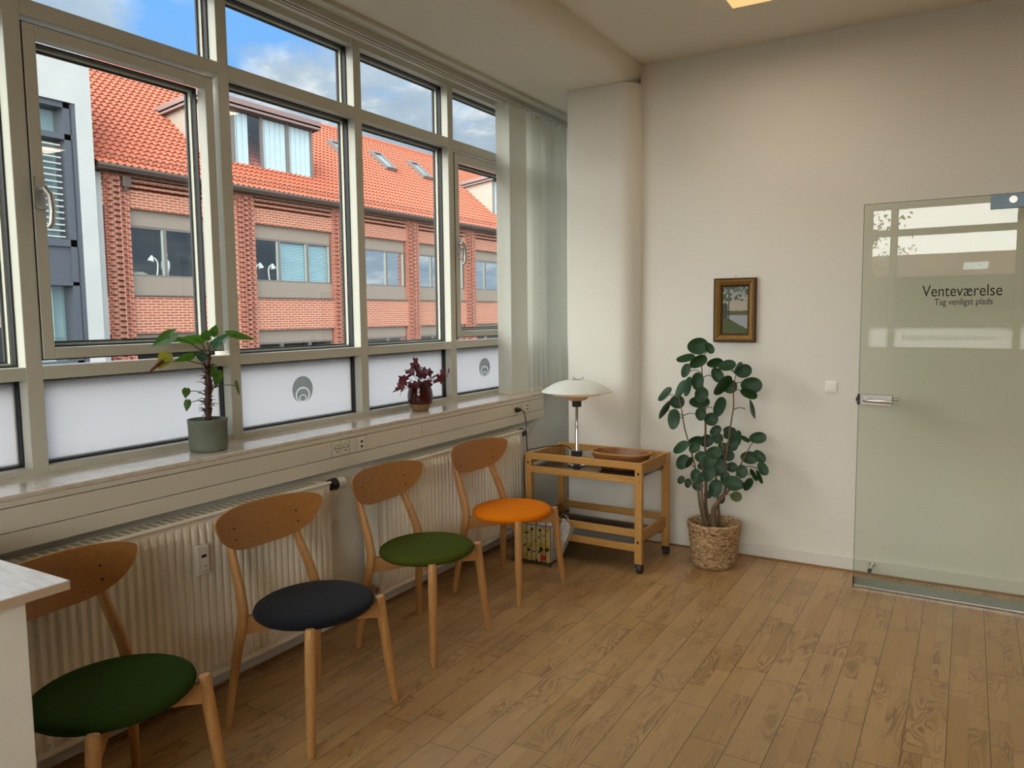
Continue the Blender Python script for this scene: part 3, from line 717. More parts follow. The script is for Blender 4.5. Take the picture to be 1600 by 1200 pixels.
# single sheet for the see-through, plus polished edges as own solid
b = MB(); b.quad([(0.002, 0.0, 0.014), (0.83, 0.0, 0.014), (0.83, 0.0, 2.054), (0.002, 0.0, 2.054)]); gp = b.build('glass_panel', M['doorglass'], dr, local=True)
if gp.data.polygons[0].normal.y > 0: gp.data.flip_normals()
b = MB(); b.box(0, 0.002, 0, 0.010, 0.014, 2.054); b.box(0, 0.83, 0.0005, 0.010, 2.052, 2.054); b.box(0.828, 0.83, 0, 0.010, 0.014, 2.054); b.build('glass_edge', M['glassedge'], dr, local=True)
b = MB(); b.box(0.006, 0.83, -0.003, 0.0125, 0.004, 0.012); b.build('bottom_rail', M['steel'], dr, local=True)
b = MB(); b.box(-0.001, 0.006, -0.002, 0.012, 0.004, 0.055); b.build('end_cap', M['black'], dr, local=True)
b = MB(); b.box(0.008, 0.83, 0.0125, 0.014, 0.012, 0.055); b.build('bottom_seal', plain('grey_seal', (0.30, 0.31, 0.28), 0.25), dr, local=True)
b = MB(); b.box(0.010, 0.165, -0.016, 0.026, 1.000, 1.058); lk = b.build('lock_case', M['steel'], dr, local=True, bevel=0.002)
b = MB(); b.box(-0.004, 0.010, -0.014, 0.024, 1.002, 1.056); b.box(-0.012, -0.003, 0.0, 0.012, 1.018, 1.040); b.build('strike', M['black'], lk, local=True)
b = MB(); b.tube([(0.036, -0.016, 1.030), (0.036, -0.050, 1.030), (0.050, -0.060, 1.030), (0.170, -0.060, 1.026)], [0.0095]*4, 12); b.tube([(0.036, 0.026, 1.030), (0.036, 0.055, 1.030), (0.050, 0.064, 1.030), (0.190, 0.064, 1.030)], 0.0095, 12)
b.build('lever_handle', M['steel'], lk, local=True, smooth=50)
b = MB(); b.box(0.563, 0.83, -0.012, 0.022, 1.983, 2.054); ht = b.build('patch_fitting', plain('blue_grey_steel', (0.10, 0.135, 0.16), 0.25, 0.5), dr, local=True, bevel=0.002)
b = MB(); b.tube([(0.655, -0.012, 2.022), (0.655, -0.022, 2.022)], 0.017, 20); b.build('pivot_cap', M['steel'], ht, local=True)
b = MB(); b.box(0.800, 0.83, -0.010, 0.020, -0.0, 0.06); b.tube([(0.815, 0.005, 2.05), (0.815, 0.005, 2.085), (0.815, 0.268, 2.085)], 0.010, 8); b.build('pivot_arm', M['steel'], dr, local=True)
def doortext(name, s, size, x, z, width, lab):
    cu_ = bpy.data.curves.new(name, 'FONT'); cu_.body = s; cu_.size = size; cu_.align_x = 'CENTER'; cu_.resolution_u = 5; cu_.offset = 0.0001
    o = bpy.data.objects.new('tmp', cu_); C.objects.link(o); dg_ = bpy.context.evaluated_depsgraph_get()
    me = bpy.data.meshes.new_from_object(o.evaluated_get(dg_)); bpy.data.objects.remove(o)
    xs = [v.co.x for v in me.vertices]; k = width/(max(xs)-min(xs))
    me.transform(Matrix.Translation((x, -0.0012, z)) @ R(PI/2, 'X').to_4x4() @ Matrix.Diagonal((k, 1, 1, 1)))
    me.materials.clear(); me.materials.append(M['ink']); r = bpy.data.objects.new(name, me); C.objects.link(r); r.parent = dr; tag(r, label=lab)
doortext('lettering', 'Ventev\u00e6relse', 0.082, 0.457, 1.568, 0.345, 'large black word on the glass')
doortext('lettering', 'Tag venligst plads', 0.046, 0.466, 1.525, 0.250, 'small black line below the word')
ds = thing('door_stop', 'small steel door stop with rubber tip at the foot of the glass door', 'door stop', (-0.42, YE-0.02, 0.0))
b = MB(); b.tube([(-0.424, YE-0.016, 0.060), (-0.424, YE-0.022, 0.060)], 0.016, 16); b.tube([(-0.424, YE-0.02, 0.060), (-0.424, YE-0.125, 0.060)], 0.008, 12); b.build('rod', M['steel'], ds)
b = MB(); b.tube([(-0.424, YE-0.125, 0.060), (-0.424, YE-0.15, 0.060)], 0.011, 14); b.build('rubber_tip', M['black'], ds)

# ---- ceiling lamps (one shows at the top edge, a second, unseen one is added for warm light on the end wall)
def ceil_lamp(x, y, lab, strength):
    r = thing('ceiling_lamp', lab, 'ceiling lamp', (x, y, 2.995), group='square ceiling lamps')
    b = MB(); b.box(x-0.155, x+0.155, y-0.155, y+0.155, 3.040, 3.056); b.build('mounting_plate', M['plastic'], r)
    b = MB(); b.box(x-0.15, x+0.15, y-0.15, y+0.15, 2.998, 3.042); b.build('diffuser', M['lampglow'], r, bevel=0.002)
    ld = bpy.data.lights.new('ceiling_lamp_light', 'AREA'); ld.shape = 'SQUARE'; ld.size = 0.29; ld.energy = strength; ld.color = (1.0, 0.83, 0.62)
    lo = bpy.data.objects.new('ceiling_lamp_light', ld); C.objects.link(lo); lo.parent = r; lo.location = (0, 0, -0.004)
ceil_lamp(-0.915, 3.814, 'square warm-lit lamp on the ceiling, the one nearest the painting wall', LAMP_W)
for x, y, nm in ((1.35, 3.814, 'out of view beyond the glass door'),):
    ceil_lamp(x, y, 'square warm-lit ceiling lamp '+nm, LAMP_W)

# ---- desk at the lower left
dk = thing('desk', 'white desk with a pale washed wooden top, in front of the dark green chair', 'desk', (-2.08, 0.45, 0))
b = MB(); b.box(-2.42, -1.765, -0.2, 0.955, 0.8785, 0.900); b.build('desk_top', [M['desktop']], dk, bevel=0.002)
b = MB(); b.box(-1.765, -1.7635, -0.2, 0.955, 0.8785, 0.8985); b.box(-2.42, -1.765, 0.955, 0.9565, 0.8785, 0.8985); b.build('top_edge', M['deskedge'], dk)
b = MB(); b.box(-2.40, -1.782, -0.18, 0.866, 0.0, 0.8785); b.build('desk_body', M['deskbody'], dk, bevel=0.002)

# ================================================================== CHAIRS
def make_chair(mseat):
    r = thing('dining_chair', None, 'chair', (0, 0, 0))
    # seat pad
    b = MB(); prof = [(0.0, 0.412), (0.86, 0.412), (0.95, 0.415), (0.99, 0.423), (1.0, 0.431), (0.985, 0.441), (0.93, 0.449), (0.78, 0.4545), (0.45, 0.458), (0.0, 0.459)]
    rings = []
    for q, z in prof:
        if q == 0: rings.append([b.bm.verts.new((0.020, 0, z))]); continue
        ring = []
        for k in range(48):
            an = 2*PI*k/48; ring.append(b.bm.verts.new((0.020+0.212*q*math.cos(an), 0.228*q*math.sin(an), z)))
        rings.append(ring)
    for i in range(len(rings)-1):
        A, B = rings[i], rings[i+1]
        for k in range(48):
            if len(A) == 1: b.bm.faces.new((A[0], B[(k+1) % 48], B[k]))
            elif len(B) == 1: b.bm.faces.new((A[k], A[(k+1) % 48], B[0]))
            else: b.bm.faces.new((A[k], A[(k+1) % 48], B[(k+1) % 48], B[k]))
    b.build('seat', mseat, r, smooth=180, local=True)
    # curved plywood backrest
    b = MB(); NY, NZ = 36, 10; W = 0.260
    def outline(s):
        s = min(1, abs(s)); return 0.762+0.030*(1-s**4)**0.5, 0.762-0.135*(1-s**3)**0.6
    def P(s, f, side):
        y = s*W; zt, zb = outline(s); z = zb+(zt-zb)*f
        x = -0.250+0.072*(y/W)**2-(z-0.70)*0.22 + side*0.0055
        return (x, y, z)
    for side in (1, -1):
        g = []
        for i in range(NY+1):
            s = -math.cos(PI*i/NY)
            g.append([b.bm.verts.new(P(s, j/NZ, side)) for j in range(NZ+1)])
        for i in range(NY):
            for j in range(NZ): b.bm.faces.new((g[i][j], g[i+1][j], g[i+1][j+1], g[i][j+1]))
        if side == 1: G = g
    for i in range(NY):
        b.bm.faces.new((G[i][0], G[i+1][0], g[i+1][0], g[i][0])); b.bm.faces.new((G[i][NZ], G[i+1][NZ], g[i+1][NZ], g[i][NZ]))
    bmesh.ops.remove_doubles(b.bm, verts=b.bm.verts, dist=0.0004)
    bo = b.build('backrest', M['oak_back'], r, smooth=50, local=True)
    for sy in (-1, 1):
        for z in (0.680, 0.722):
            b = MB(); y = sy*0.153; x = -0.250+0.072*(y/W)**2-(z-0.70)*0.22
            b.tube([(x+0.003, y, z), (x+0.0068, y, z)], 0.0045, 10); b.build('screw', M['screw'], bo, local=True)
    # legs
    for sy in (-1, 1):
        b = MB(); b.tube([(0.209, sy*0.226, 0), (0.206, sy*0.221, 0.04), (0.194, sy*0.204, 0.19), (0.184, sy*0.188, 0.35), (0.180, sy*0.181, 0.425), (0.1795, sy*0.180, 0.4315)], [0.0140, 0.0150, 0.0185, 0.0200, 0.0190, 0.0160], 16)
        b.build('leg', M['oak_z'], r, smooth=50, local=True)
        b = MB(); pts = [(-0.210, 0.228, 0), (-0.196, 0.216, 0.12), (-0.178, 0.199, 0.27), (-0.160, 0.184, 0.385), (-0.160, 0.180, 0.43), (-0.180, 0.173, 0.50), (-0.222, 0.162, 0.60), (-0.259, 0.150, 0.705), (-0.268, 0.147, 0.735)]
        rw = [0.0155, 0.018, 0.0205, 0.0225, 0.0230, 0.0225, 0.0195, 0.0150, 0.010]
        b.tube([(p[0], sy*p[1], p[2]) for p in pts], rw, 14, flat=0.74, updir=(1, 0, 0.15))
        b.build('leg', M['oak_z'], r, smooth=50, local=True)
    # crossing rails from each back leg to the opposite front leg, under the seat
    for sy, nm in ((-1, 'cross_rail'), (1, 'cross_rail')):
        b = MB(); p0 = Vector((-0.155, sy*0.176)); p1 = Vector((0.176, -sy*0.174)); d = p1-p0; n = Vector((-d.y, d.x)).normalized()*0.011; K = 10; secs = []
        for i in range(K+1):
            f = i/K; c = p0+d*f; za = 0.343+0.012*math.sin(PI*f)+0.006*f; zb = 0.412
            secs.append([b.bm.verts.new((c.x-n.x, c.y-n.y, za)), b.bm.verts.new((c.x+n.x, c.y+n.y, za)), b.bm.verts.new((c.x+n.x, c.y+n.y, zb)), b.bm.verts.new((c.x-n.x, c.y-n.y, zb))])
        for i in range(K):
            for k in range(4): b.bm.faces.new((secs[i][k], secs[i][(k+1) % 4], secs[i+1][(k+1) % 4], secs[i+1][k]))
        b.bm.faces.new(secs[0]); b.bm.faces.new(list(reversed(secs[-1])))
        b.build(nm, M['oak_y'], r, local=True, bevel=0.002)
    return r
proto = make_chair(M['navy'])
specs = [(-2.083, 2.006, 0.0, 'navy', 'oak chair with a round charcoal-black seat'),
         (-2.129, 2.758, 1.0, 'green2', 'oak chair with a round moss-green seat, between the black and orange chairs'),
         (-2.133, 3.536, -3.3, 'orange', 'oak chair with a round bright orange seat'),
         (-2.098, 1.228, 5.0, 'green1', 'oak chair with a round dark green seat, partly behind the white desk')]
for i, (x, y, a, mk, lab) in enumerate(specs):
    c = proto if i == 0 else copy_tree(proto)
    if i:
        for ch in c.children:
            if ch.name.startswith('seat') and not ch.name.startswith('seat_base'):
                ch.data = ch.data.copy(); ch.data.materials[0] = M[mk]
    c.location = (x, y, 0); c.rotation_euler = (0, 0, math.radians(a)); c['label'] = lab; c['group'] = 'oak waiting room chairs'

# ================================================================== TROLLEY
TX, TY, TA = -1.954, 4.305, math.radians(-1.8)
tr = thing('serving_trolley', 'beech two-tier serving trolley with black shelves in the corner', 'trolley', (0, 0, 0))
hx, hy = 0.390, 0.222; LW, LD = 0.044, 0.030
for sx in (-1, 1):
    for sy in (-1, 1):
        x0 = sx*(hx-LW/2); y0 = sy*(hy-LD/2)
        b = MB(); b.box(x0-LW/2, x0+LW/2, y0-LD/2, y0+LD/2, 0.054, 0.643); lg = b.build('leg', M['trol_z'], tr, local=True, bevel=0.002)
        b = MB(); b.tube([(x0-0.015+0.008*sx, y0-0.004, 0.026), (x0+0.015+0.008*sx, y0-0.004, 0.026)], 0.026, 18); b.box(x0-0.019, x0+0.019, y0-0.014, y0+0.014, 0.028, 0.055); b.build('castor', M['black'], lg, local=True, bevel=0.003)
        for z in (0.583, 0.183): b = MB(); b.tube([(x0, y0+sy*(LD/2-0.001), z), (x0, y0+sy*(LD/2+0.0012), z)], 0.0078, 12); b.build('bolt', M['screw'], lg, local=True)
for sy in (-1, 1):
    for z0, z1, full in ((0.606, 0.643, True), (0.524, 0.563, False), (0.212, 0.253, False), (0.126, 0.166, False)):
        y0 = sy*(hy-0.010)
        b = MB()
        if full: b.box(-hx, hx, y0-0.0095+sy*0.0015, y0+0.0095+sy*0.0015, z0, z1+0.002)
        else: b.box(-hx+LW, hx-LW, y0-0.0095, y0+0.0095, z0, z1)
        b.build('long_rail', M['trol_x'], tr, local=True, bevel=0.0015)
for sx in (-1, 1):
    for z0, z1 in ((0.576, 0.640), (0.176, 0.240)):
        x0 = sx*(hx-0.022); b = MB(); b.box(x0-0.010, x0+0.010, -hy+LD, hy-LD, z0, z1); b.build('end_rail', M['trol_y'], tr, local=True, bevel=0.0015)
for z in (0.548, 0.156):
    b = MB(); b.box(-hx+0.034, hx-0.034, -hy+0.0205, hy-0.0205, z, z+0.010); b.build('shelf', M['tray'], tr, local=True, label='black laminate shelf')
    b = MB(); b.box(-hx+0.034, hx-0.034, -hy+0.024, -hy+0.030, z-0.018, z-0.0005); b.build('shelf_batten', M['trol_x'], tr, local=True)
    b = MB(); b.box(-hx+0.034, hx-0.034, hy-0.030, hy-0.024, z-0.018, z-0.0005); b.build('shelf_batten', M['trol_x'], tr, local=True)
tr.location = (TX, TY, 0); tr.rotation_euler = (0, 0, TA)
TT = 0.5585
# ---- bowl
def sq(r, an, z, ax=1.0, ay=0.66, p=2.7):
    c, s = math.cos(an), math.sin(an); k = 1/((abs(c)**p+abs(s)**p)**(1/p)); return (r*k*c*ax, r*k*s*ay)
b = MB(); b.lathe([(0.0001, 0.004), (0.10, 0.0), (0.115, 0.001), (0.150, 0.035), (0.176, 0.085), (0.183, 0.104), (0.180, 0.108), (0.174, 0.104), (0.166, 0.085), (0.140, 0.036), (0.105, 0.012), (0.0001, 0.010)], (0, 0, 0), 48, lambda r, an, z: sq(r, an, z))
bw_ = b.build('wooden_bowl', M['teak'], None, smooth=50); bw_.location = (-1.782, 4.272, TT+0.001); bw_.rotation_euler = (0, 0, math.radians(-2))
tag(bw_, 'brown wooden rounded-square bowl on top of the trolley', 'bowl')
b = MB(); b.lathe([(0.1800, 0.1035), (0.1838, 0.1045), (0.1835, 0.1095), (0.1790, 0.1110), (0.1745, 0.1090), (0.1750, 0.1040), (0.1800, 0.1035)], (0, 0, 0), 48, lambda r, an, z: sq(r, an, z)); b.build('rim', M['trol_x'], bw_, smooth=60, local=True, label='lighter rim')
# ---- table lamp
LX, LY = -2.080, 4.275
lp = thing('table_lamp', 'table lamp with white domed shade and chrome stem on the trolley', 'lamp', (LX, LY, TT+0.0005))
z0 = TT+0.0005
b = MB(); b.lathe([(0.0001, 0), (0.060, 0), (0.062, 0.004), (0.045, 0.009), (0.020, 0.014), (0.0001, 0.014)], (LX, LY, z0), 32); b.build('base', M['chrome'], lp, smooth=40)
b = MB(); b.lathe([(0.0001, 0.0145), (0.034, 0.0145), (0.036, 0.020), (0.022, 0.026), (0.014, 0.040), (0.0105, 0.046), (0.0105, 0.37), (0.0001, 0.37)], (LX, LY, z0), 24); b.build('stem', M['chrome'], lp, smooth=40)
b = MB(); b.box(LX-0.028, LX+0.028, LY-0.022, LY+0.022, 0.612, 0.648); b.build('switch_block', M['black'], lp, bevel=0.003)
b = MB(); b.lathe([(0.0001, 0.925), (0.028, 0.925), (0.029, 0.928), (0.029, 0.962), (0.0001, 0.962)], (LX, LY, 0), 24); b.build('socket_cap', M['black'], lp, smooth=40)
b = MB(); b.lathe([(0.020, 0.962), (0.040, 0.963), (0.060, 0.970), (0.072, 0.982), (0.080, 0.998), (0.078, 0.998), (0.069, 0.984), (0.058, 0.973), (0.040, 0.966), (0.020, 0.965)], (LX, LY, 0), 40); b.build('inner_shade', M['opal'], lp, smooth=60)
b = MB(); b.lathe([(0.218, 1.018), (0.219, 1.021), (0.216, 1.024), (0.192, 1.040), (0.155, 1.062), (0.12, 1.077), (0.08, 1.088), (0.045, 1.094), (0.040, 1.094), (0.040, 1.091), (0.08, 1.084), (0.12, 1.073), (0.155, 1.058), (0.192, 1.035), (0.216, 1.019), (0.218, 1.018)], (LX, LY, 0), 64); b.build('shade', M['shade'], lp, smooth=60)
b = MB(); b.lathe([(0.0001, 1.0955), (0.041, 1.0945), (0.041, 1.0925), (0.0001, 1.093)], (LX, LY, 0), 24); b.build('top_cap', M['shade'], lp, smooth=40)
b = MB(); b.lathe([(0.150, 0.999), (0.151, 1.001), (0.12, 1.016), (0.09, 1.026), (0.089, 1.024), (0.12, 1.013), (0.150, 0.999)], (LX, LY, 0), 48); b.build('middle_shade', M['shade'], lp, smooth=60)
b = MB()
for k in range(3):
    a = 0.6+k*2*PI/3; px, py = LX+0.038*math.cos(a), LY+0.038*math.sin(a)
    b.tube([(px, py, 0.985), (px, py, 1.106)], 0.0018, 6); b.tube([(px, py, 1.100), (px, py, 1.110)], 0.0045, 10)
b.tube([(LX+0.038*math.cos(0.6+i*PI/9), LY+0.038*math.sin(0.6+i*PI/9), 1.096) for i in range(19)], 0.0022, 6)
b.build('shade_holder', M['chrome'], lp)
b = MB(); bmesh.ops.create_icosphere(b.bm, subdivisions=2, radius=0.022, matrix=Matrix.Translation((LX, LY, 1.005))); b.build('bulb', M['bulb'], lp, smooth=180)
ld = bpy.data.lights.new('table_lamp_light', 'POINT'); ld.energy = TABLE_W; ld.color = (1.0, 0.62, 0.34); ld.shadow_soft_size = 0.024
lo = bpy.data.objects.new('table_lamp_light', ld); C.objects.link(lo); lo.parent = lp; lo.location = (0, 0, 1.005-z0)
def spline(pts, n=8):
    pts = [Vector(p) for p in pts]; out = []
    for i in range(len(pts)-1):
        p0 = pts[max(i-1, 0)]; p1 = pts[i]; p2 = pts[i+1]; p3 = pts[min(i+2, len(pts)-1)]
        for k in range(n):
            t_ = k/n; out.append(0.5*((2*p1)+(-p0+p2)*t_+(2*p0-5*p1+4*p2-p3)*t_*t_+(-p0+3*p1-3*p2+p3)*t_**3))
    out.append(pts[-1]); return out
b = MB(); b.tube(spline([(LX-0.028, LY, 0.632), (-2.15, 4.28, 0.668), (-2.24, 4.22, 0.672), (-2.33, 4.17, 0.655), (-2.345, 4.13, 0.652), (-2.37, 4.12, 0.60), (-2.375, 4.13, 0.40), (-2.36, 4.16, 0.2), (-2.33, 4.2, 0.03), (-2.40, 4.25, 0.006), (-2.47, 4.30, 0.02), (-2.45, 4.28, 0.22), (-2.44, 4.29, 0.45), (-2.46, 4.31, 0.66), (-2.475, 4.325, 0.80), (-2.48, 4.31, 0.865), (-2.50, 4.29, 0.882)]), 0.0032, 8)
b.build('power_cord', M['black'], lp, smooth=180)
b = MB(); b.tube([(-2.5195, 4.2775, 0.879), (-2.500, 4.2775, 0.880), (-2.485, 4.285, 0.881)], [0.017, 0.015, 0.008], 14); b.build('plug', M['black'], lp, smooth=40)

# ================================================================== MAGAZINES
RX0, RX1, RY0, RY1 = -2.345, -2.085, 3.925, 4.045
rk = thing('magazine_rack', 'black wire magazine rack on the floor by the trolley', 'magazine rack', ((RX0+RX1)/2, (RY0+RY1)/2, 0))
b = MB()
for z in (0.020, 0.245):
    b.tube([(RX0, RY0, z), (RX1, RY0, z), (RX1, RY1, z), (RX0, RY1, z), (RX0, RY0, z)], 0.0025, 6)
for k in range(9):
    x = RX0+(RX1-RX0)*k/8
    b.tube([(x, RY0, 0.245), (x, RY0, 0.020), (x, RY1, 0.020), (x, RY1, 0.245)], 0.0018, 6)
for k in range(1, 4):
    y = RY0+(RY1-RY0)*k/4; b.tube([(RX0, y, 0.02), (RX1, y, 0.02)], 0.0018, 6); b.tube([(RX1, y, 0.020), (RX1+0.006, y, 0.245)], 0.0018, 6)
for x in (RX0, RX1):
    for y in (RY0, RY1): b.tube([(x, y, 0.0), (x, y, 0.02)], 0.004, 8)
b.build('wire_basket', M['black'], rk)
b = MB(); b.tube(spline([(RX1, 3.985, 0.245), (RX1+0.03, 3.985, 0.29), (RX1+0.06, 3.985, 0.315), (RX1+0.10, 3.985, 0.27), (RX1+0.095, 3.985, 0.20), (RX1+0.05, 3.985, 0.10), (RX1+0.01, 3.985, 0.03)]), 0.0022, 6); b.build('handle_loop', M['steel'], rk)
b = MB(); b.box(RX1-0.002, RX1+0.012, 3.97, 4.0, 0.262, 0.285); b.build('clip', M['cream'], rk)
def cover(name, cols, seed):
    m, t, o = mat(name)
    n = t.noise(t.coords((1, 1, 1)), 16+seed, 2, 0.5); n2 = t.noise(t.coords((1, 1, 1.2)), 38+seed*3, 2, 0.5)
    c = t.ramp(n, [(0.40, cols[0]), (0.50, cols[1])])
    c = t.mix(t.ramp(n2, [(0.615, (0, 0, 0)), (0.625, (1, 1, 1))]), c, cols[2])
    pbsdf(t, o, c, 0.3, 0, 0.4); return m
MC = [cover('yellow_comic_cover', ((0.50, 0.36, 0.06), (0.60, 0.48, 0.20), (0.03, 0.02, 0.02)), 0),
      cover('white_magazine_cover', ((0.62, 0.60, 0.57), (0.70, 0.68, 0.65), (0.45, 0.05, 0.04)), 3),
      cover('grey_magazine_cover', ((0.35, 0.34, 0.33), (0.55, 0.53, 0.50), (0.08, 0.07, 0.08)), 5)]
mags = [(3.929, 0.006, 0, 0.205, 'magazine with a yellow illustrated cover at the front of the rack'), (3.940, 0.010, 2, 0.210, 'grey magazine just behind the yellow one in the rack'),
        (3.958, 0.012, 1, 0.235, 'white magazine in the middle of the rack'), (3.980, 0.008, 1, 0.222, 'thin white magazine towards the back of the rack'), (3.998, 0.012, 2, 0.215, 'rearmost grey magazine in the rack')]
for k, (y, th, mi, h, lab) in enumerate(mags):
    m_ = thing('magazine', lab, 'magazine', (RX1-0.14, y+th/2, 0.0235), group='magazines in the rack')
    b = MB(); b.box(RX0+0.010, RX1-0.006, y, y+0.0008, 0.0235, 0.0235+h); b.box(RX0+0.010, RX1-0.006, y+th-0.0008, y+th, 0.0235, 0.0235+h); b.box(RX0+0.010, RX0+0.0112, y, y+th, 0.0235, 0.0235+h); b.build('cover', MC[mi], m_)
    b = MB(); b.box(RX0+0.0115, RX1-0.008, y+0.001, y+th-0.001, 0.0245, 0.0225+h); b.build('pages', M['paper'], m_)
b = MB()
# round red and black picture shapes printed on the front cover
def dots(lst, m, nm, par):
    b = MB()
    for (x, z, r_) in lst: b.tube([(x, 3.9286, z), (x, 3.9282, z)], r_, 14)
    b.build(nm, m, par)
mg0 = bpy.data.objects['magazine']
dots([(-2.135, 0.050, 0.020)], plain('red_ink', (0.50, 0.03, 0.02), 0.4), 'red_print', mg0)
dots([(-2.150, 0.100, 0.014), (-2.112, 0.100, 0.012), (-2.235, 0.085, 0.010), (-2.29, 0.105, 0.013)], M['ink'], 'black_print', mg0)
nw = thing('folded_brochure', 'folded white printed brochure leaning out of the magazine rack towards the trolley', 'brochure', (-2.06, 4.02, 0.05))
def mk_print():
    m, t, o = mat('printed_paper')
    v = t.coords((1, 1, 1)); sp = t.new('ShaderNodeSeparateXYZ'); t.link(v, sp.inputs[0])
    ln = t.math('GREATER_THAN', t.math('FRACT', t.math('MULTIPLY', sp.outputs[2], 95.0)), 0.6); n = t.noise(v, 160, 1)
    k = t.math('MULTIPLY', ln, t.math('GREATER_THAN', n, 0.45)); blk = t.math('GREATER_THAN', t.noise(v, 14, 1), 0.45)
    pbsdf(t, o, t.mix(t.math('MULTIPLY', k, blk), (0.74, 0.73, 0.69), (0.30, 0.29, 0.28)), 0.6); return m
b = MB(); b.quad([(-2.075, 4.022, 0.040), (-2.070, 4.052, 0.040), (-1.985, 4.058, 0.235), (-1.990, 4.028, 0.235)]); b.quad([(-2.076, 4.020, 0.040), (-1.992, 4.026, 0.236), (-2.05, 4.024, 0.285), (-2.13, 4.02, 0.08)])
b.quad([(-2.077, 4.0215, 0.040), (-1.993, 4.0275, 0.236), (-2.05, 4.0255, 0.285), (-2.13, 4.0215, 0.08)])
b.build('sheet', mk_print(), nw)

# ================================================================== TALL PLANT IN A BASKET
PX, PY = -1.256, 4.435
pl = thing('potted_plant', 'tall plant with round dark green leaves in a woven basket, standing beside the trolley', 'plant', (PX, PY, 0))
def weave(r, an, z):
    return r
b = MB(); NZ, NA = 60, 144; rings = []
for i in range(NZ+1):
    f = i/NZ; z = 0.004+0.262*f
    base = 0.119+0.030*min(1, f/0.88)**0.8+ (0.006 if f > 0.86 else 0) - (0.006 if f < 0.04 else 0)
    row = int(f*30); ring = []
    for k in range(NA):
        an = 2*PI*k/NA
        a = 0.0030*math.sin(f*30*2*PI*0.5*2)+0.0050*math.sin(an*36+row*PI+math.sin(row*1.7)*0.8)*(0.6 if f < 0.86 else 0.3)+0.0016*math.sin(an*71+row*2.3)
        ring.append(b.bm.verts.new((PX+(base+a)*math.cos(an), PY+(base+a)*math.sin(an), z)))
    rings.append(ring)
for q, z in ((0.148, 0.270), (0.138, 0.268), (0.134, 0.22), (0.130, 0.19)): rings.append([b.bm.verts.new((PX+q*math.cos(2*PI*k/NA), PY+q*math.sin(2*PI*k/NA), z)) for k in range(NA)])
for i in range(len(rings)-1):
    for k in range(NA): b.bm.faces.new((rings[i][k], rings[i][(k+1) % NA], rings[i+1][(k+1) % NA], rings[i+1][k]))
b.bm.faces.new(list(reversed(rings[0])))
b.build('basket', M['basket'], pl, smooth=180)
b = MB(); b.lathe([(0.0001, 0.212), (0.06, 0.210), (0.131, 0.205)], (PX, PY, 0), 40); b.build('soil', M['soil'], pl, smooth=180)
def A(px, py, y=4.43): return at(px, py, 1, y)
stems = [([(PX+0.005, PY+0.01, 0.20)]+[tuple(A(*q)) for q in ((1104, 800, 4.45), (1103, 760, 4.46), (1102, 700, 4.47), (1102, 650, 4.47), (1098, 600, 4.46), (1096, 565, 4.45))], [0.012, 0.011, 0.009, 0.007, 0.006, 0.0045, 0.003]),
         ([(PX-0.045, PY-0.02, 0.20)]+[tuple(A(*q)) for q in ((1094, 790, 4.41), (1088, 740, 4.40), (1080, 705, 4.40), (1070, 670, 4.39), (1066, 645, 4.38), (1060, 620, 4.37))], [0.009, 0.008, 0.006, 0.005, 0.004, 0.0035, 0.0025]),
         ([(PX+0.01, PY-0.02, 0.20)]+[tuple(A(*q)) for q in ((1115, 800, 4.41), (1120, 788, 4.40), (1130, 775, 4.40), (1134, 755, 4.40), (1133, 720, 4.40), (1128, 690, 4.40))], [0.018, 0.016, 0.014, 0.011, 0.007, 0.005, 0.004]),
         ([tuple(A(1133, 720, 4.40)), tuple(A(1138, 690, 4.42)), tuple(A(1142, 662, 4.43)), tuple(A(1146, 635, 4.43)), tuple(A(1146, 605, 4.43)), tuple(A(1150, 585, 4.43))], [0.006, 0.005, 0.0045, 0.004, 0.0035, 0.0025]),
         ([tuple(A(1130, 775, 4.40)), tuple(A(1142, 762, 4.39)), tuple(A(1152, 740, 4.38)), tuple(A(1160, 720, 4.38)), tuple(A(1168, 705, 4.38))], [0.008, 0.006, 0.005, 0.004, 0.003]),
         ([(PX-0.02, PY-0.05, 0.20), tuple(A(1099, 795, 4.37)), tuple(A(1096, 760, 4.37)), tuple(A(1098, 730, 4.37)), tuple(A(1092, 700, 4.37))], [0.009, 0.008, 0.006, 0.005, 0.003]),
         ([(PX+0.03, PY+0.02, 0.20), tuple(A(1122, 785, 4.46)), tuple(A(1118, 740, 4.48)), tuple(A(1116, 700, 4.49))], [0.009, 0.008, 0.006, 0.003])]
nodes = []; b = MB()
for pts, rr in stems:
    sp_ = spline(pts, 5); n = len(sp_); rad = [rr[min(len(rr)-1, int(i/5))]*(1-(i % 5)/5)+rr[min(len(rr)-1, int(i/5)+1)]*((i % 5)/5) for i in range(n)]
    b.tube(sp_, rad, 8); nodes += sp_[3:]
b.build('stem', M['bark'], pl, smooth=180)
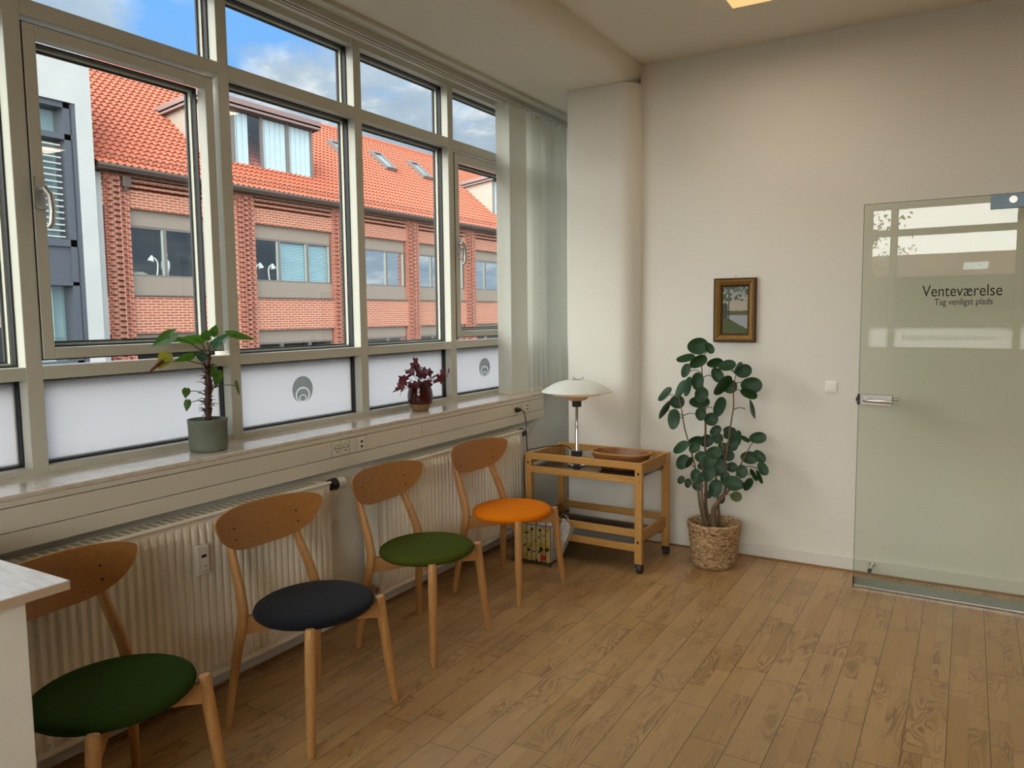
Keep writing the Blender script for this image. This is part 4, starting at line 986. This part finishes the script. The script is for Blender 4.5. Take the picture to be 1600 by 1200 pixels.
LV = [(1090.5,541,31,25,5),(1109,544,18,12,-60),(1071.5,560,28,12,12),(1091,565,28,17,30),(1071.5,579,22,13,70),(1117,567,24,14,12),(1136,571,26,16,12),(1162,580,24,20,25),(1154,574,18,8,60),
(1121,586,24,17,-60),(1090,596,27,18,88),(1129,602,36,16,50),(1140,604,22,22,0),(1174,602,31,24,0),(1170,615,26,14,-22),(1075,604,30,11,78),(1064,608,30,12,62),(1039,616,27,11,48),(1058,628,22,20,0),(1096,617,24,20,80),
(1093,628,30,18,0),(1038,640,31,9,60),(1053,655,31,18,85),(1095,647,20,16,90),(1111,655,21,20,0),(1124.5,636,31,17,72),(1175,639,30,6,-75),(1184,684,25,17,8),(1118,673,19,14,42),(1064,699,26,15,38),
(1088,689,23,14,10),(1104,689,21,18,30),(1121,685,17,16,0),(1143.5,696,18,17,0),(1140,677,21,15,42),(1153,685,24,11,85),(1164,686,16,7,-28),(1067,722,24,19,55),(1095,714,18,17,0),(1116,707,24,18,10),
(1138,712,18,16,0),(1087,743,20,15,85),(1121,730,31,26,0),(1108,740,24,18,80),(1143,730,17,15,0),(1159,737,20,17,90),(1171,715,26,19,-5),(1187,713,22,14,-50),(1192,732,22,14,-60),(1178,742,20,7,-60),
(1187,745,22,6,-66),(1145,755,28,22,-10),(1118,763,27,20,80),(1169,757,21,12,62),(1064,750,13,10,60),(1075,755,14,10,85),(1090,759,16,15,0),(1106,773,12,12,0),(1150,776,17,15,0),(1100,727,20,14,20),
(1077,722,19,8,60),(1158,758,12,8,80),(1133,747,20,14,80),(1128,780,14,9,80),(1137,671,14,9,20),(1148,688,18,16,40),(1085,700,18,14,40),(1110,720,22,18,60),(1126,712,20,18,20),(1098,745,16,12,60),(1130,698,16,12,-30)]
rnd = random.Random(3)
def leaf_mesh(b, c, L, W_, ang_, tilt_sign, heart=False, cup=0.10, stemdir=None):
    """rounded leaf of true length L and width L*0.95 turned about its long axis so it shows W_ wide"""
    fw = (Vector(c)-Vector((0, 0, CAMH))).normalized(); rx = fw.cross(Vector((0, 0, 1))).normalized(); uy = rx.cross(fw)
    a = math.radians(ang_); la = rx*math.cos(a)+uy*math.sin(a); wa = -rx*math.sin(a)+uy*math.cos(a)
    w_true = min(L*0.94, max(W_, L*0.62)) if not heart else max(W_, L*0.6)
    ti = math.acos(max(-1, min(1, W_/w_true)))*tilt_sign
    wd = wa*math.cos(ti)+fw*math.sin(ti); nn = la.cross(wd)
    if nn.dot(fw) > 0: nn = -nn
    N = 20; v0 = b.bm.verts.new(Vector(c)+nn*(-cup*L*0.5)); r1_, r2_ = [], []
    for k in range(N):
        an = 2*PI*k/N
        if heart:
            q = 1-0.25*math.cos(an) if abs(an-PI) > 0.5 else 0.80
            lx = math.cos(an)*(0.62 if math.cos(an) > 0 else 0.42)*(1.0); wy = math.sin(an)*0.5*(1-0.35*max(0, math.cos(an))**1.2)
            if math.cos(an) > 0: wy *= (1-0.55*math.cos(an)**2)
            if k == N//2: lx += 0.14
        else:
            lx = math.cos(an)*0.5; wy = math.sin(an)*0.5*(1+0.08*math.cos(an))
        p = la*lx*L+wd*wy*w_true
        rr = 0.03*L*math.sin(3*an+c[0]*40)
        r1_.append(b.bm.verts.new(Vector(c)+p*0.55+nn*(-cup*L*0.28))); r2_.append(b.bm.verts.new(Vector(c)+p+nn*(cup*L*0.25+rr*0.5)))
    for k in range(N):
        b.bm.faces.new((v0, r1_[k], r1_[(k+1) % N])); b.bm.faces.new((r1_[k], r2_[k], r2_[(k+1) % N], r1_[(k+1) % N]))
    return la
bl_, bo_, pt = MB(), MB(), MB()
for i, (x, y, L, W_, a) in enumerate(LV):
    dy = rnd.uniform(-0.14, 0.10); c = A(x, y, 4.43+dy); sc = (c-Vector((0, 0, CAMH))).dot(cf)/FPX
    tb = bo_ if i == 58 else bl_
    leaf_mesh(tb, c, L*sc*1.06, W_*sc*1.06, a, rnd.choice((-1, 1, 1)), cup=0.07)
    nd = min(nodes, key=lambda n_: (n_-c).length+max(0, n_.z-c.z)*2.5)
    e = c+(nd-c).normalized()*L*sc*0.35
    pt.tube(spline([nd, (nd+e)/2+Vector((0, 0, 0.012)), e], 3), [0.0028]*3+[0.0022]*4, 5)
bl_.build('leaf', M['leaf'], pl, smooth=180, kind='stuff'); bo_.build('leaf', M['leaf_olive'], pl, smooth=180, label='yellow-green leaf')
pt.build('leaf_stalk', M['stem'], pl, smooth=180, kind='stuff')

# ================================================================== PLANT IN GREY POT
GX_, GY_ = -2.656, 2.028
pg = thing('potted_plant', 'leggy plant with heart-shaped leaves in a grey-green round pot on the sill', 'plant', (GX_, GY_, 0.960))
b = MB(); b.lathe([(0.0001, 0.004), (0.066, 0.0), (0.071, 0.003), (0.075, 0.020), (0.076, 0.112), (0.0775, 0.114), (0.0775, 0.130), (0.072, 0.131), (0.070, 0.112), (0.0001, 0.108)], (GX_, GY_, 0.960), 48); b.build('pot', M['potgrey'], pg, smooth=50)
b = MB(); b.lathe([(0.0001, 0.118), (0.04, 0.117), (0.0695, 0.113)], (GX_, GY_, 0.960), 24); b.build('soil', M['soil'], pg, smooth=180)
def G(px, py, x=-2.656): return at(px, py, 0, x)
b = MB(); tp = [G(326, 656), G(325, 630), G(326, 600), G(324, 575), G(327, 558)]
sp_ = spline(tp, 6); b.tube(sp_, [0.014+0.003*math.sin(i*2.1) if i < 16 else 0.009 for i in range(len(sp_))], 9)
for k in range(90):
    p = sp_[rnd.randrange(2, 20)]; a = rnd.uniform(0, 2*PI); L = rnd.uniform(0.015, 0.05)
    d = Vector((math.cos(a), math.sin(a), rnd.uniform(-0.1, 0.9)))
    b.tube([p, p+d*L*0.6+Vector((0, 0, L*0.2)), p+d*L], [0.003, 0.0018, 0.0008], 5)
b.build('stem', M['redstem'], pg, smooth=180)
AL = [(262,527,46,20,32,0,-0.03),(258,560,30,22,60,2,-0.01),(247,570,30,7,40,3,-0.005),(303,530,46,16,2,0,0.0),(334,519,20,15,70,0,0.04),(341,535,34,17,38,1,-0.03),(316,556,26,17,-70,1,-0.05),
      (292,558,34,12,18,0,0.03),(370,523,50,11,-14,0,-0.04),(340,588,30,15,72,0,-0.02),(291,612,17,13,85,0,-0.03),(293,631,20,11,62,0,-0.02),(370,603,24,6,-80,0,-0.02),(322,523,18,16,-60,0,0.05),(331,578,22,8,80,0,0.02)]
bs = [MB() for _ in range(4)]; pt = MB()
for (x, y, L, W_, a, mi, dx) in AL:
    c = G(x, y, GX_+dx); sc = (c-Vector((0, 0, CAMH))).dot(cf)/FPX
    # tip direction: heart tip is the +long-axis end; flip so tips hang outwards
    aa = a+180 if (x < 315 and a > 0) else a
    if x in (340, 331): aa = -100
    if x in (291, 293): aa = -100
    leaf_mesh(bs[mi], c, L*sc, W_*sc, aa, rnd.choice((-1, 1)), heart=True, cup=0.05)
    st = sp_[min(len(sp_)-1, max(6, int(24-(y-555)*0.28)))]
    la_ = Vector((c.x, c.y, c.z)); mid = (st+la_)/2+Vector((0.0, 0, 0.02 if y < 600 else 0.012))
    pt.tube(spline([st, mid, la_], 5), [0.0022]*5+[0.0016]*6, 6)
bs[0].build('leaf', M['anth'], pg, smooth=180, kind='stuff'); bs[1].build('leaf', M['anth2'], pg, smooth=180, kind='stuff', label='blue-green leaves near the top')
bs[2].build('leaf', M['yellowleaf'], pg, smooth=180, label='yellowing leaf'); bs[3].build('leaf', M['deadleaf'], pg, smooth=180, label='withered brown leaf tip')
pt.build('leaf_stalk', M['stem'], pg, smooth=180, kind='stuff')

# ================================================================== BURGUNDY PLANT
BX_, BY_ = -2.676, 3.467
pb = thing('potted_plant', 'small burgundy-leaved plant in a glazed dark red and ochre pot on the sill', 'plant', (BX_, BY_, 0.960))
pf = [(0.0001, 0.004), (0.040, 0.0), (0.047, 0.002), (0.050, 0.012), (0.062, 0.030), (0.070, 0.055), (0.073, 0.080), (0.070, 0.108), (0.063, 0.134), (0.063, 0.140), (0.057, 0.140), (0.055, 0.120), (0.0001, 0.118)]
b = MB(); b.lathe(pf[:5]+[(0.0655, 0.040)], (BX_, BY_, 0.960), 40); b.build('pot_foot', M['glazelow'], pb, smooth=60, label='ochre speckled lower part')
b = MB(); b.lathe([(0.0658, 0.040)]+pf[5:], (BX_, BY_, 0.960), 40); b.build('pot', M['glaze'], pb, smooth=60)
b = MB(); b.lathe([(0.0001, 0.128), (0.055, 0.124)], (BX_, BY_, 0.960), 20); b.build('soil', M['soil'], pb)
base = Vector((BX_, BY_, 1.088))
RL = [(624,608,16),(628,600,12),(630,592,12),(636,588,12),(642,584,13),(645,577,14),(648,572,12),(650,566,12),(652,575,12),(640,580,12),(656,585,12),(661,583,14),(664,580,13),(670,582,10),(679,588,14),(684,593,14),(688,592,12),(668,596,12),(655,600,14),(648,601,12),(662,600,14),(670,602,10),(641,601,10),(634,598,8),(692,583,12),(700,583,12),(627,612,12),(622,604,10)]
b = MB(); pt = MB()
for i, (x, y, L) in enumerate(RL):
    c = at(x, y, 0, BX_+rnd.uniform(-0.05, 0.05)); sc = (c-Vector((0, 0, CAMH))).dot(cf)/FPX; L = L*sc*0.78
    nn = Vector((rnd.uniform(-0.6, 1), rnd.uniform(-1, 0.2), rnd.uniform(-0.2, 0.9))).normalized(); e1 = nn.orthogonal().normalized(); e2 = nn.cross(e1)
    v0 = b.bm.verts.new(c); ring = []
    for k in range(20):
        an = 2*PI*k/20; r_ = L*(1.0 if k % 4 == 0 else (0.60 if k % 4 == 2 else 0.82)); ring.append(b.bm.verts.new(c+e1*r_*math.cos(an)+e2*r_*math.sin(an)+nn*L*0.12*math.cos(2*an)))
    for k in range(20): b.bm.faces.new((v0, ring[k], ring[(k+1) % 20]))
    if i % 2 == 0: pt.tube(spline([base+Vector((rnd.uniform(-.02, .02), rnd.uniform(-.02, .02), 0)), (base+c)/2+Vector((0, 0, 0.02)), c], 4), 0.0017, 5)
b.build('leaf', M['redleaf'], pb, kind='stuff'); pt.build('leaf_stalk', M['redstem'], pb, smooth=180, kind='stuff')

# ================================================================== OUTSIDE
b = MB(); b.box(-70, -2.96, -60, 80, -3.4, -3.2); b.box(-2.96, 70, -60, YB-0.2, -3.4, -3.2); b.build('street', M['street'], kind='structure')
FX = -17.0
bb = thing('brick_building', 'long red brick building with orange tiled roof across the street', 'building', (-19, 22, -3.2))
YP = [10.78+3.65*k for k in range(7)]; YS, YN = 10.45, YP[-1]+0.3
# wall bands: solid bricks between window strips, with three corbelled grooves under the eaves
b = MB()
for z0, z1 in ((4.08, 4.51), (4.565, 4.63), (4.685, 4.75), (4.805, 4.95), (1.14, 2.02), (-3.2, -0.9)): b.box(FX-0.3, FX, YS, YN, z0, z1)
b.box(FX-0.45, FX-0.22, YS, YN, 4.50, 4.83); b.build('wall', M['brick'], bb)
b = MB(); b.box(FX-9.5, FX-7.6, YS, YN, -3.2, 4.9); b.box(FX-9.5, FX-0.3, YN-0.3, YN, -3.2, 4.9); b.build('rear_wall', M['brick'], bb)
b = MB(); b.box(FX-0.3, FX+0.035, YS, YN, 2.02, 2.055); b.build('sill_course', M['gutter'], bb)
def face_out(o, d=(1, 0, 0)):
    if o.data.polygons[0].normal.dot(Vector(d)) < 0: o.data.flip_normals()
    return o
def pier(y):
    b = MB(); b.box(FX-0.1, FX+0.04, y-0.29, y+0.29, -3.2, 4.80); zz = -0.6; k = 0
    while zz < 4.72:
        b.box(FX+0.04, FX+0.12, y-0.27, y-0.10, zz, zz+0.062); b.box(FX+0.04, FX+0.18, y-0.115, y+0.015, zz+0.067, zz+0.130)
        b.box(FX+0.04, FX+0.10, y+0.03, y+0.13, zz, zz+0.062); b.box(FX+0.04, FX+0.12, y+0.15, y+0.27, zz+0.067, zz+0.129); b.box(FX+0.04, FX+0.09, y+0.14, y+0.28, zz, zz+0.060)
        zz += 0.1334; k += 1
    b.build('pier', M['brickpier'], bb)
for y in YP: pier(y)
for i in range(len(YP)-1):
    y0, y1 = YP[i]+0.29, YP[i+1]-0.29
    for lvl, (zb, zt) in enumerate(((2.50, 3.70), (-0.9, 0.78))):
        b = MB(); b.box(FX-0.20, FX-0.12, y0, y1, zt, zt+(0.38 if lvl == 0 else 0.36))
        if lvl == 0: b.box(FX-0.20, FX-0.10, y0, y1, 2.055, zb)
        b.build('panel', M['taupe'], bb)
        b = MB(); cuts = [y0, y0+1.02, y0+2.12, y1]
        for z in (zb, zt-0.05): b.box(FX-0.20, FX-0.13, y0, y1, z, z+0.05)
        for c_ in cuts: b.box(FX-0.20, FX-0.125, max(y0, c_-0.035), min(y1, c_+0.045), zb+0.05, zt-0.05)
        wf = b.build('window', M['winframe'], bb)
        for k in range(3):
            b = MB(); b.quad([(FX-0.165, cuts[k]+0.04, zb+0.05), (FX-0.165, cuts[k+1]-0.03, zb+0.05), (FX-0.165, cuts[k+1]-0.03, zt-0.05), (FX-0.165, cuts[k]+0.04, zt-0.05)]); face_out(b.build('pane', M['outglass' if i < 2 else 'coated'], wf))
            if lvl == 0:
                b = MB(); b.box(FX-0.168, FX-0.14, cuts[k+1]-0.085, cuts[k+1]-0.035, zb+0.05, zt-0.05); b.build('casement', M['casement'], wf)
        if lvl == 0 and i == 1:
            b = MB(); zz = zb+0.08
            ks = (1, 2)
            for kk in ks:
                zz = zb+0.06
                while zz < zt-0.08: b.box(FX-0.23, FX-0.205, cuts[kk]+0.06, cuts[kk+1]-0.06, zz, zz+0.030); zz += 0.045
            b.build('window_blind', plain('pale_blue_blind_%d' % i, (0.32, 0.48, 0.55), 0.5), bb)
# dark rooms behind the glazing
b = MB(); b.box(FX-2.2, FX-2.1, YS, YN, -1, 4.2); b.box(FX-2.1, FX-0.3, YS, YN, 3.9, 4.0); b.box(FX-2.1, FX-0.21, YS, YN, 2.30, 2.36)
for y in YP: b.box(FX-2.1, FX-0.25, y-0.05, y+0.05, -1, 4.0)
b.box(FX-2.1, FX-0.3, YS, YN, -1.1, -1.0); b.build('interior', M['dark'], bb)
# things on the window boards opposite
def desk_lamp(y, flip, lab):
    r = thing('desk_lamp', lab, 'lamp', (FX-0.40, y, 2.362), group='desk lamps in the opposite window')
    wt = M['plastic']; s = flip
    b = MB(); b.tube([(FX-0.4, y, 2.362), (FX-0.4, y, 2.54)], [0.07, 0.03], 12); b.build('base', wt, r)
    b = MB(); b.tube(spline([(FX-0.4, y, 2.54), (FX-0.4, y+0.03*s, 2.85), (FX-0.4, y-0.05*s, 2.98), (FX-0.4, y-0.12*s, 2.98)]), 0.018, 6); b.build('arm', wt, r)
    b = MB(); b.tube([(FX-0.4, y-0.12*s, 3.04), (FX-0.4, y-0.16*s, 2.90)], [0.025, 0.085], 12); b.build('lamp_head', wt, r)
desk_lamp(15.14, -1, 'white desk lamp behind the opposite office window, the one further from the blue blinds'); desk_lamp(15.60, -1, 'white desk lamp behind the opposite office window, beside the blue blinds')
desk_lamp(12.02, 1, 'white desk lamp beside a statuette behind the opposite office window')
b = MB(); b.lathe([(0.0001, 0), (0.08, 0), (0.09, 0.10), (0.06, 0.25), (0.11, 0.42), (0.10, 0.55), (0.04, 0.62), (0.065, 0.70), (0.05, 0.80), (0.0001, 0.83)], (FX-0.42, 12.28, 2.361), 16)
tag(b.build('statuette', M['plastic'], smooth=60), 'white statuette standing between a lamp and the window post in the opposite office', 'statuette')
b = MB(); b.box(FX-0.55, FX-0.40, 11.05, 11.25, 2.361, 2.75); tag(b.build('binder', plain('cobalt_blue', (0.02, 0.06, 0.45), 0.5), bevel=0.01), 'cobalt blue binder standing on the window board of the opposite office', 'binder')
b = MB(); b.lathe([(0.0001, 0), (0.20, 0), (0.27, 0.08), (0.24, 0.20), (0.12, 0.27), (0.0001, 0.28)], (FX-0.55, 11.60, 2.361), 14, lambda r_, an, z: r_*(1+0.18*math.sin(3*an+z*20)))
tag(b.build('heap_of_cloth', plain('beige_cloth', (0.30, 0.27, 0.20), 0.9), smooth=60), 'beige heap of cloth on the window board of the opposite office', 'cloth')
# roof
RX_, RZ_ = -20.84, 8.46; EX, EZ = -16.66, 4.93
sl = Vector((RX_-EX, 0, RZ_-EZ)); SLn = sl.length; sd = sl/SLn; sn = Vector((sd.z*-1, 0, sd.x*1)); sn = -sn if sn.z < 0 else sn
b = MB(); NC = 25; TW = 0.175; ny = int((YN+0.2-10.2)/TW); prof = [(0.0, 0.0), (0.18, 0.030), (0.40, 0.055), (0.62, 0.030), (0.80, 0.0), (0.9, -0.008)]
ysn = [(10.2+TW*k+TW*f, h) for k in range(ny) for f, h in prof]
def ror(s_, y, h): p = Vector((EX, 0, EZ))+sd*s_+sn*h; return (p.x, y, p.z)
for c_ in range(NC):
    s0, s1 = SLn*c_/NC, SLn*(c_+1)/NC+0.02
    off = 0
    A_ = [b.bm.verts.new(ror(s0-0.02, y, h+0.050)) for y, h in ysn]; B_ = [b.bm.verts.new(ror(s1, y, h)) for y, h in ysn]; D_ = [b.bm.verts.new(ror(s0, y, h-0.01)) for y, h in ysn]
    for k in range(len(ysn)-1): b.bm.faces.new((A_[k], A_[k+1], B_[k+1], B_[k])); b.bm.faces.new((A_[k], A_[k+1], D_[k+1], D_[k]))
b.build('roof', M['tile'], bb)
b = MB(); b.tube([(RX_, 10.15, RZ_+0.02), (RX_, YN+0.2, RZ_+0.02)], 0.11, 10)
for k in range(70): b.tube([(RX_, 10.15+0.36*k, RZ_+0.02), (RX_, 10.21+0.36*k, RZ_+0.02)], 0.14, 10)
b.build('ridge', M['tile'], bb)
b = MB(); b.quad([(RX_, 10.2, RZ_), (RX_, YN+0.2, RZ_), (RX_-4.6, YN+0.2, 4.7), (RX_-4.6, 10.2, 4.7)]); b.build('rear_slope', M['tile'], bb)
b = MB(); b.tube([(EX+0.02, 10.2, 4.92), (EX+0.02, YN+0.2, 4.92)], 0.06, 10); b.box(EX-0.8, EX+0.03, 10.2, YN+0.2, 4.84, 4.88); b.build('gutter', M['gutter'], bb)
b = MB()
for k in range(110):
    y = 10.35+k*0.21
    p0 = Vector(ror(0.22, y, 0.05)); p1 = Vector(ror(0.22, y+0.13, 0.05)); b.tube([p0, p0+Vector((0.06, 0.02, 0.12)), p1+Vector((0.06, -0.02, 0.12)), p1], 0.010, 4)
b.build('snow_guard', M['gutter'], bb)
b = MB(); b.box(FX+0.04, FX+0.24, 10.50, 10.72, 4.45, 4.78); b.tube([(FX+0.14, 10.6, 4.5), (FX+0.14, 10.6, -3.2)], 0.05, 10); 
b = MB(); b.box(FX+0.05, FX+0.22, 10.86, 11.06, 4.52, 4.76); b.tube([(FX+0.14, 10.96, 4.54), (FX+0.14, 10.96, 4.42)], [0.08, 0.03], 8); b.build('rain_hopper', M['gutter'], bb, bevel=0.01)
def dormer(y0, y1):
    r = MB(); X0 = FX-0.52; zb, zt = 5.58, 7.16
    r.box(X0-0.04, X0, y0, y1, zb-0.06, zb+0.05); r.box(X0-0.04, X0, y0, y1, zt, zt+0.08)
    n = 4; cw = (y1-y0)/n
    for k in range(n+1): r.box(X0-0.05, X0+0.01, y0+cw*k-(0 if k == 0 else 0.045), y0+cw*k+(0 if k == n else 0.045), zb, zt)
    dd = r.build('dormer', M['winframe'], bb)
    b = MB(); b.box(X0-2.2, X0+0.22, y0-0.18, y1+0.18, zt+0.08, zt+0.13); b.box(X0+0.18, X0+0.22, y0-0.18, y1+0.18, zt+0.02, zt+0.27); b.box(X0-2.2, X0+0.2, y0-0.18, y0-0.14, zt+0.02, zt+0.27); b.box(X0-2.2, X0+0.2, y1+0.14, y1+0.18, zt+0.02, zt+0.27); b.box(X0-2.2, X0+0.18, y0-0.14, y1+0.14, zt+0.2, zt+0.24)
    for v in b.bm.verts: v.co.z -= max(0, (X0-v.co.x))*0.13
    b.build('dormer_roof', M['fascia'], dd)
    for yy, s in ((y0, -1), (y1, 1)):
        b = MB(); b.prism([(X0-0.05, zb-0.02), (X0-0.05, zt+0.1), (X0-1.9, zt-0.10), (X0-1.85, zb+1.45)], 'y', min(yy, yy+s*0.05), max(yy, yy+s*0.05)); b.build('cheek', M['cheek'], dd)
        b = MB(); q = [Vector((X0+0.05, yy+s*0.075, zb-0.08)), Vector((X0-1.95, yy+s*0.075, zb+1.62))]; b.tube(q, 0.05, 6); b.build('flashing', M['fascia'], dd)
    for k in range(n):
        b = MB(); b.quad([(X0-0.02, y0+cw*k+0.045, zb+0.05), (X0-0.02, y0+cw*(k+1)-0.045, zb+0.05), (X0-0.02, y0+cw*(k+1)-0.045, zt), (X0-0.02, y0+cw*k+0.045, zt)]); face_out(b.build('pane', M['outglass'], dd))
        b = MB(); j = 0; yy = y0+cw*k+0.06; full = cw*0.9 if k != 1 else cw*0.55
        while j*0.098 < full-0.09:
            b.box(X0-0.07, X0-0.06+0.02*(j % 2), yy+j*0.098, yy+j*0.098+0.085, zb+0.08, zt-0.02); j += 1
        b.build('blind_slats', plain('white_blind_%d_%d' % (int(y0), k), (0.52, 0.57, 0.62), 0.6), dd)
    b = MB(); b.box(X0-1.6, X0-1.5, y0+0.05, y1-0.05, zb+1.0, zt); b.box(X0-1.5, X0-0.2, y0+0.05, y1-0.05, zb-0.02, zb+0.0); b.build('interior', plain('grey_room_%d' % int(y0), (0.60, 0.62, 0.70), 0.8), dd)
dormer(13.65, 17.58); dormer(28.05, 32.2)
for y in (20.55, 22.78, 25.05):
    s0, s1 = 3.05, 4.15
    r = MB()
    def bx_(b, ya, yb, sa, sb, ha, hb):
        vs = [b.bm.verts.new(ror(s_, yy, h)) for h in (ha, hb) for yy in (ya, yb) for s_ in (sa, sb)]
        for f in ((0, 2, 3, 1), (4, 5, 7, 6), (0, 1, 5, 4), (2, 6, 7, 3), (0, 4, 6, 2), (1, 3, 7, 5)): b.bm.faces.new([vs[i] for i in f])
    bx_(r, y, y+0.07, s0, s1, 0.02, 0.20); bx_(r, y+0.53, y+0.60, s0, s1, 0.02, 0.20); bx_(r, y+0.07, y+0.53, s0, s0+0.07, 0.02, 0.20); bx_(r, y+0.07, y+0.53, s1-0.10, s1, 0.02, 0.20)
    so = r.build('skylight', M['winframe'], bb)
    r = MB(); bx_(r, y+0.07, y+0.53, s0+0.07, s1-0.10, 0.13, 0.16); r.build('pane', M['outglass'], so)
    r = MB(); bx_(r, y+0.07, y+0.53, s0+0.07, s1-0.10, 0.09, 0.10); r.build('blind', M['louver'], so)

# white building to the left
wb = thing('white_building', 'white rendered building with tall dark window strip across the street', 'building', (-19, 6, -3.2))
WX = -16.6
b = MB(); b.box(WX-4, WX, 9.74, 10.09, -3.2, 7.7); b.box(WX-4, WX, -12, 9.74, 6.08, 7.7); b.box(WX-4, WX, -12, 2.0, -3.2, 6.08); b.box(WX-4, WX-0.5, 2.0, 9.74, -3.2, 6.08); b.build('wall', M['concrete'], wb)
b = MB(); b.box(FX-0.5, FX+0.02, 10.11, 10.45, -3.2, 4.80); b.build('end_wall_strip', M['concrete'], bb, label='white rendered strip')
b = MB()
for y in (9.50, 6.6, 4.3): b.box(WX-0.45, WX-0.06, y, y+0.14, -3.2, 6.08)
b.box(WX-0.45, WX-0.02, 9.66, 9.74, -3.2, 6.08)
for z0, z1 in ((5.96, 6.08), (5.30, 5.42), (3.05, 3.20), (2.22, 2.30), (0.5, 0.6)): b.box(WX-0.45, WX-0.06, 2.0, 9.66, z0, z1)
b.box(WX-0.4, WX-0.12, 2.0, 9.5, 2.30, 3.05); b.build('window_frame', M['slate'], wb)
b = MB()
for k in range(16): b.box(WX-0.20, WX-0.10, 2.0, 9.42, 3.24+0.128*k, 3.24+0.128*k+0.026)
b.build('louvre', M['louver'], wb)
b = MB(); b.quad([(WX-0.3, 2.0, -3.2), (WX-0.3, 9.6, -3.2), (WX-0.3, 9.6, 6.0), (WX-0.3, 2.0, 6.0)]); face_out(b.build('pane', M['outglass'], wb))
b = MB(); b.box(WX-0.49, WX-0.46, 2.0, 9.7, -3.2, 6.05); b.build('interior', plain('teal_grey_interior', (0.16, 0.22, 0.23), 0.7), wb)
b = MB(); b.box(WX-0.42, WX-0.36, 8.55, 9.2, 0.6, 2.2); b.build('curtain', plain('pale_green_curtain', (0.42, 0.55, 0.50), 0.8), wb)
# poster of a figure in the glazing at the far left
p_ = thing('poster', 'poster of a figure in a dark hat in the shop glazing at the far left', 'poster', (WX-0.04, 7.7, 0.6))
c0 = at(4, 505, 0, WX-0.03)
b = MB(); b.box(WX-0.05, WX-0.04, c0.y-0.45, c0.y+0.30, 0.62, 2.05); b.build('sheet', plain('poster_grey', (0.35, 0.42, 0.42), 0.5), p_)
b = MB(); b.prism([(c0.y-0.22, 1.66), (c0.y+0.20, 1.66), (c0.y+0.12, 1.75), (c0.y+0.08, 1.92), (c0.y-0.10, 1.92), (c0.y-0.14, 1.75)], 'x', WX-0.04, WX-0.034); b.prism([(c0.y-0.25, 0.64), (c0.y+0.22, 0.64), (c0.y+0.20, 1.35), (c0.y-0.2, 1.35)], 'x', WX-0.04, WX-0.036); b.build('dark_print', M['ink'], p_)
b = MB(); b.prism([(c0.y-0.11, 1.42), (c0.y+0.09, 1.42), (c0.y+0.10, 1.66), (c0.y-0.12, 1.66)], 'x', WX-0.04, WX-0.035); b.prism([(c0.y-0.20, 1.35), (c0.y+0.18, 1.35), (c0.y+0.10, 1.44), (c0.y-0.12, 1.44)], 'x', WX-0.04, WX-0.035); b.build('pale_print', plain('skin_print', (0.45, 0.32, 0.25), 0.5), p_)

# house and tree behind the photographer, which the glass door mirrors
hb = thing('terracotta_roofed_house', 'house with terracotta roof mirrored in the glass door', 'building', (1, -18, -3.2))
b = MB(); b.box(-9, 14, -19, -16, -3.2, 2.45); b.build('wall', plain('shaded_facade', (0.16, 0.17, 0.14), 0.8), hb)  # facade in shade: its darkness is put into the wall colour
b = MB(); b.quad([(-9, -15.8, 2.45), (14, -15.8, 2.45), (14, -18.5, 3.25), (-9, -18.5, 3.25)]); b.quad([(-9, -21.5, 2.45), (14, -21.5, 2.45), (14, -18.5, 3.25), (-9, -18.5, 3.25)]); b.build('roof', M['tile'], hb)
b = MB()
for k in range(7):
    x = -1+k*1.3; b.quad([(x, -16.2, 2.62), (x+0.6, -16.2, 2.62), (x+0.6, -17.0, 2.86), (x, -17.0, 2.86)])
b.build('skylight', M['outglass'], hb)
tv = thing('leafy_tree', 'slender leafy tree mirrored at the left of the glass door', 'tree', (-3.0, -8.5, -3.2))
b = MB(); b.tube([(-3.0, -8.5, -3.2), (-3.0, -8.5, 0), (-2.95, -8.5, 2.2), (-2.9, -8.5, 4.2)], [0.14, 0.11, 0.07, 0.03], 8); tips = []
for k in range(16):
    a = k*2.4; z = 0.6+k*0.22; L = 1.6-0.04*k; p0 = Vector((-3, -8.5, z)); p1 = p0+Vector((math.cos(a)*L, math.sin(a)*L*0.7, 0.9)); b.tube([p0, (p0+p1)/2+Vector((0, 0, -0.08)), p1], [0.035, 0.02, 0.008], 5); tips += [(p0, p1)]
b.build('trunk', M['bark'], tv)
b = MB(); rn = random.Random(5)
for k in range(2600):
    p0, p1 = rn.choice(tips); p = p0.lerp(p1, rn.uniform(0.35, 1.1))+Vector((rn.gauss(0, .14), rn.gauss(0, .14), rn.gauss(0, .14))); u = Vector((rn.uniform(-1, 1), rn.uniform(-1, 1), rn.uniform(-1, 1))).normalized()*0.05; v = u.orthogonal().normalized()*0.028
    b.quad([p-u, p-v, p+u, p+v])
b.build('foliage', leafmat('tree_leaf', (0.16, 0.20, 0.05), (0.22, 0.26, 0.08)), tv, kind='stuff')
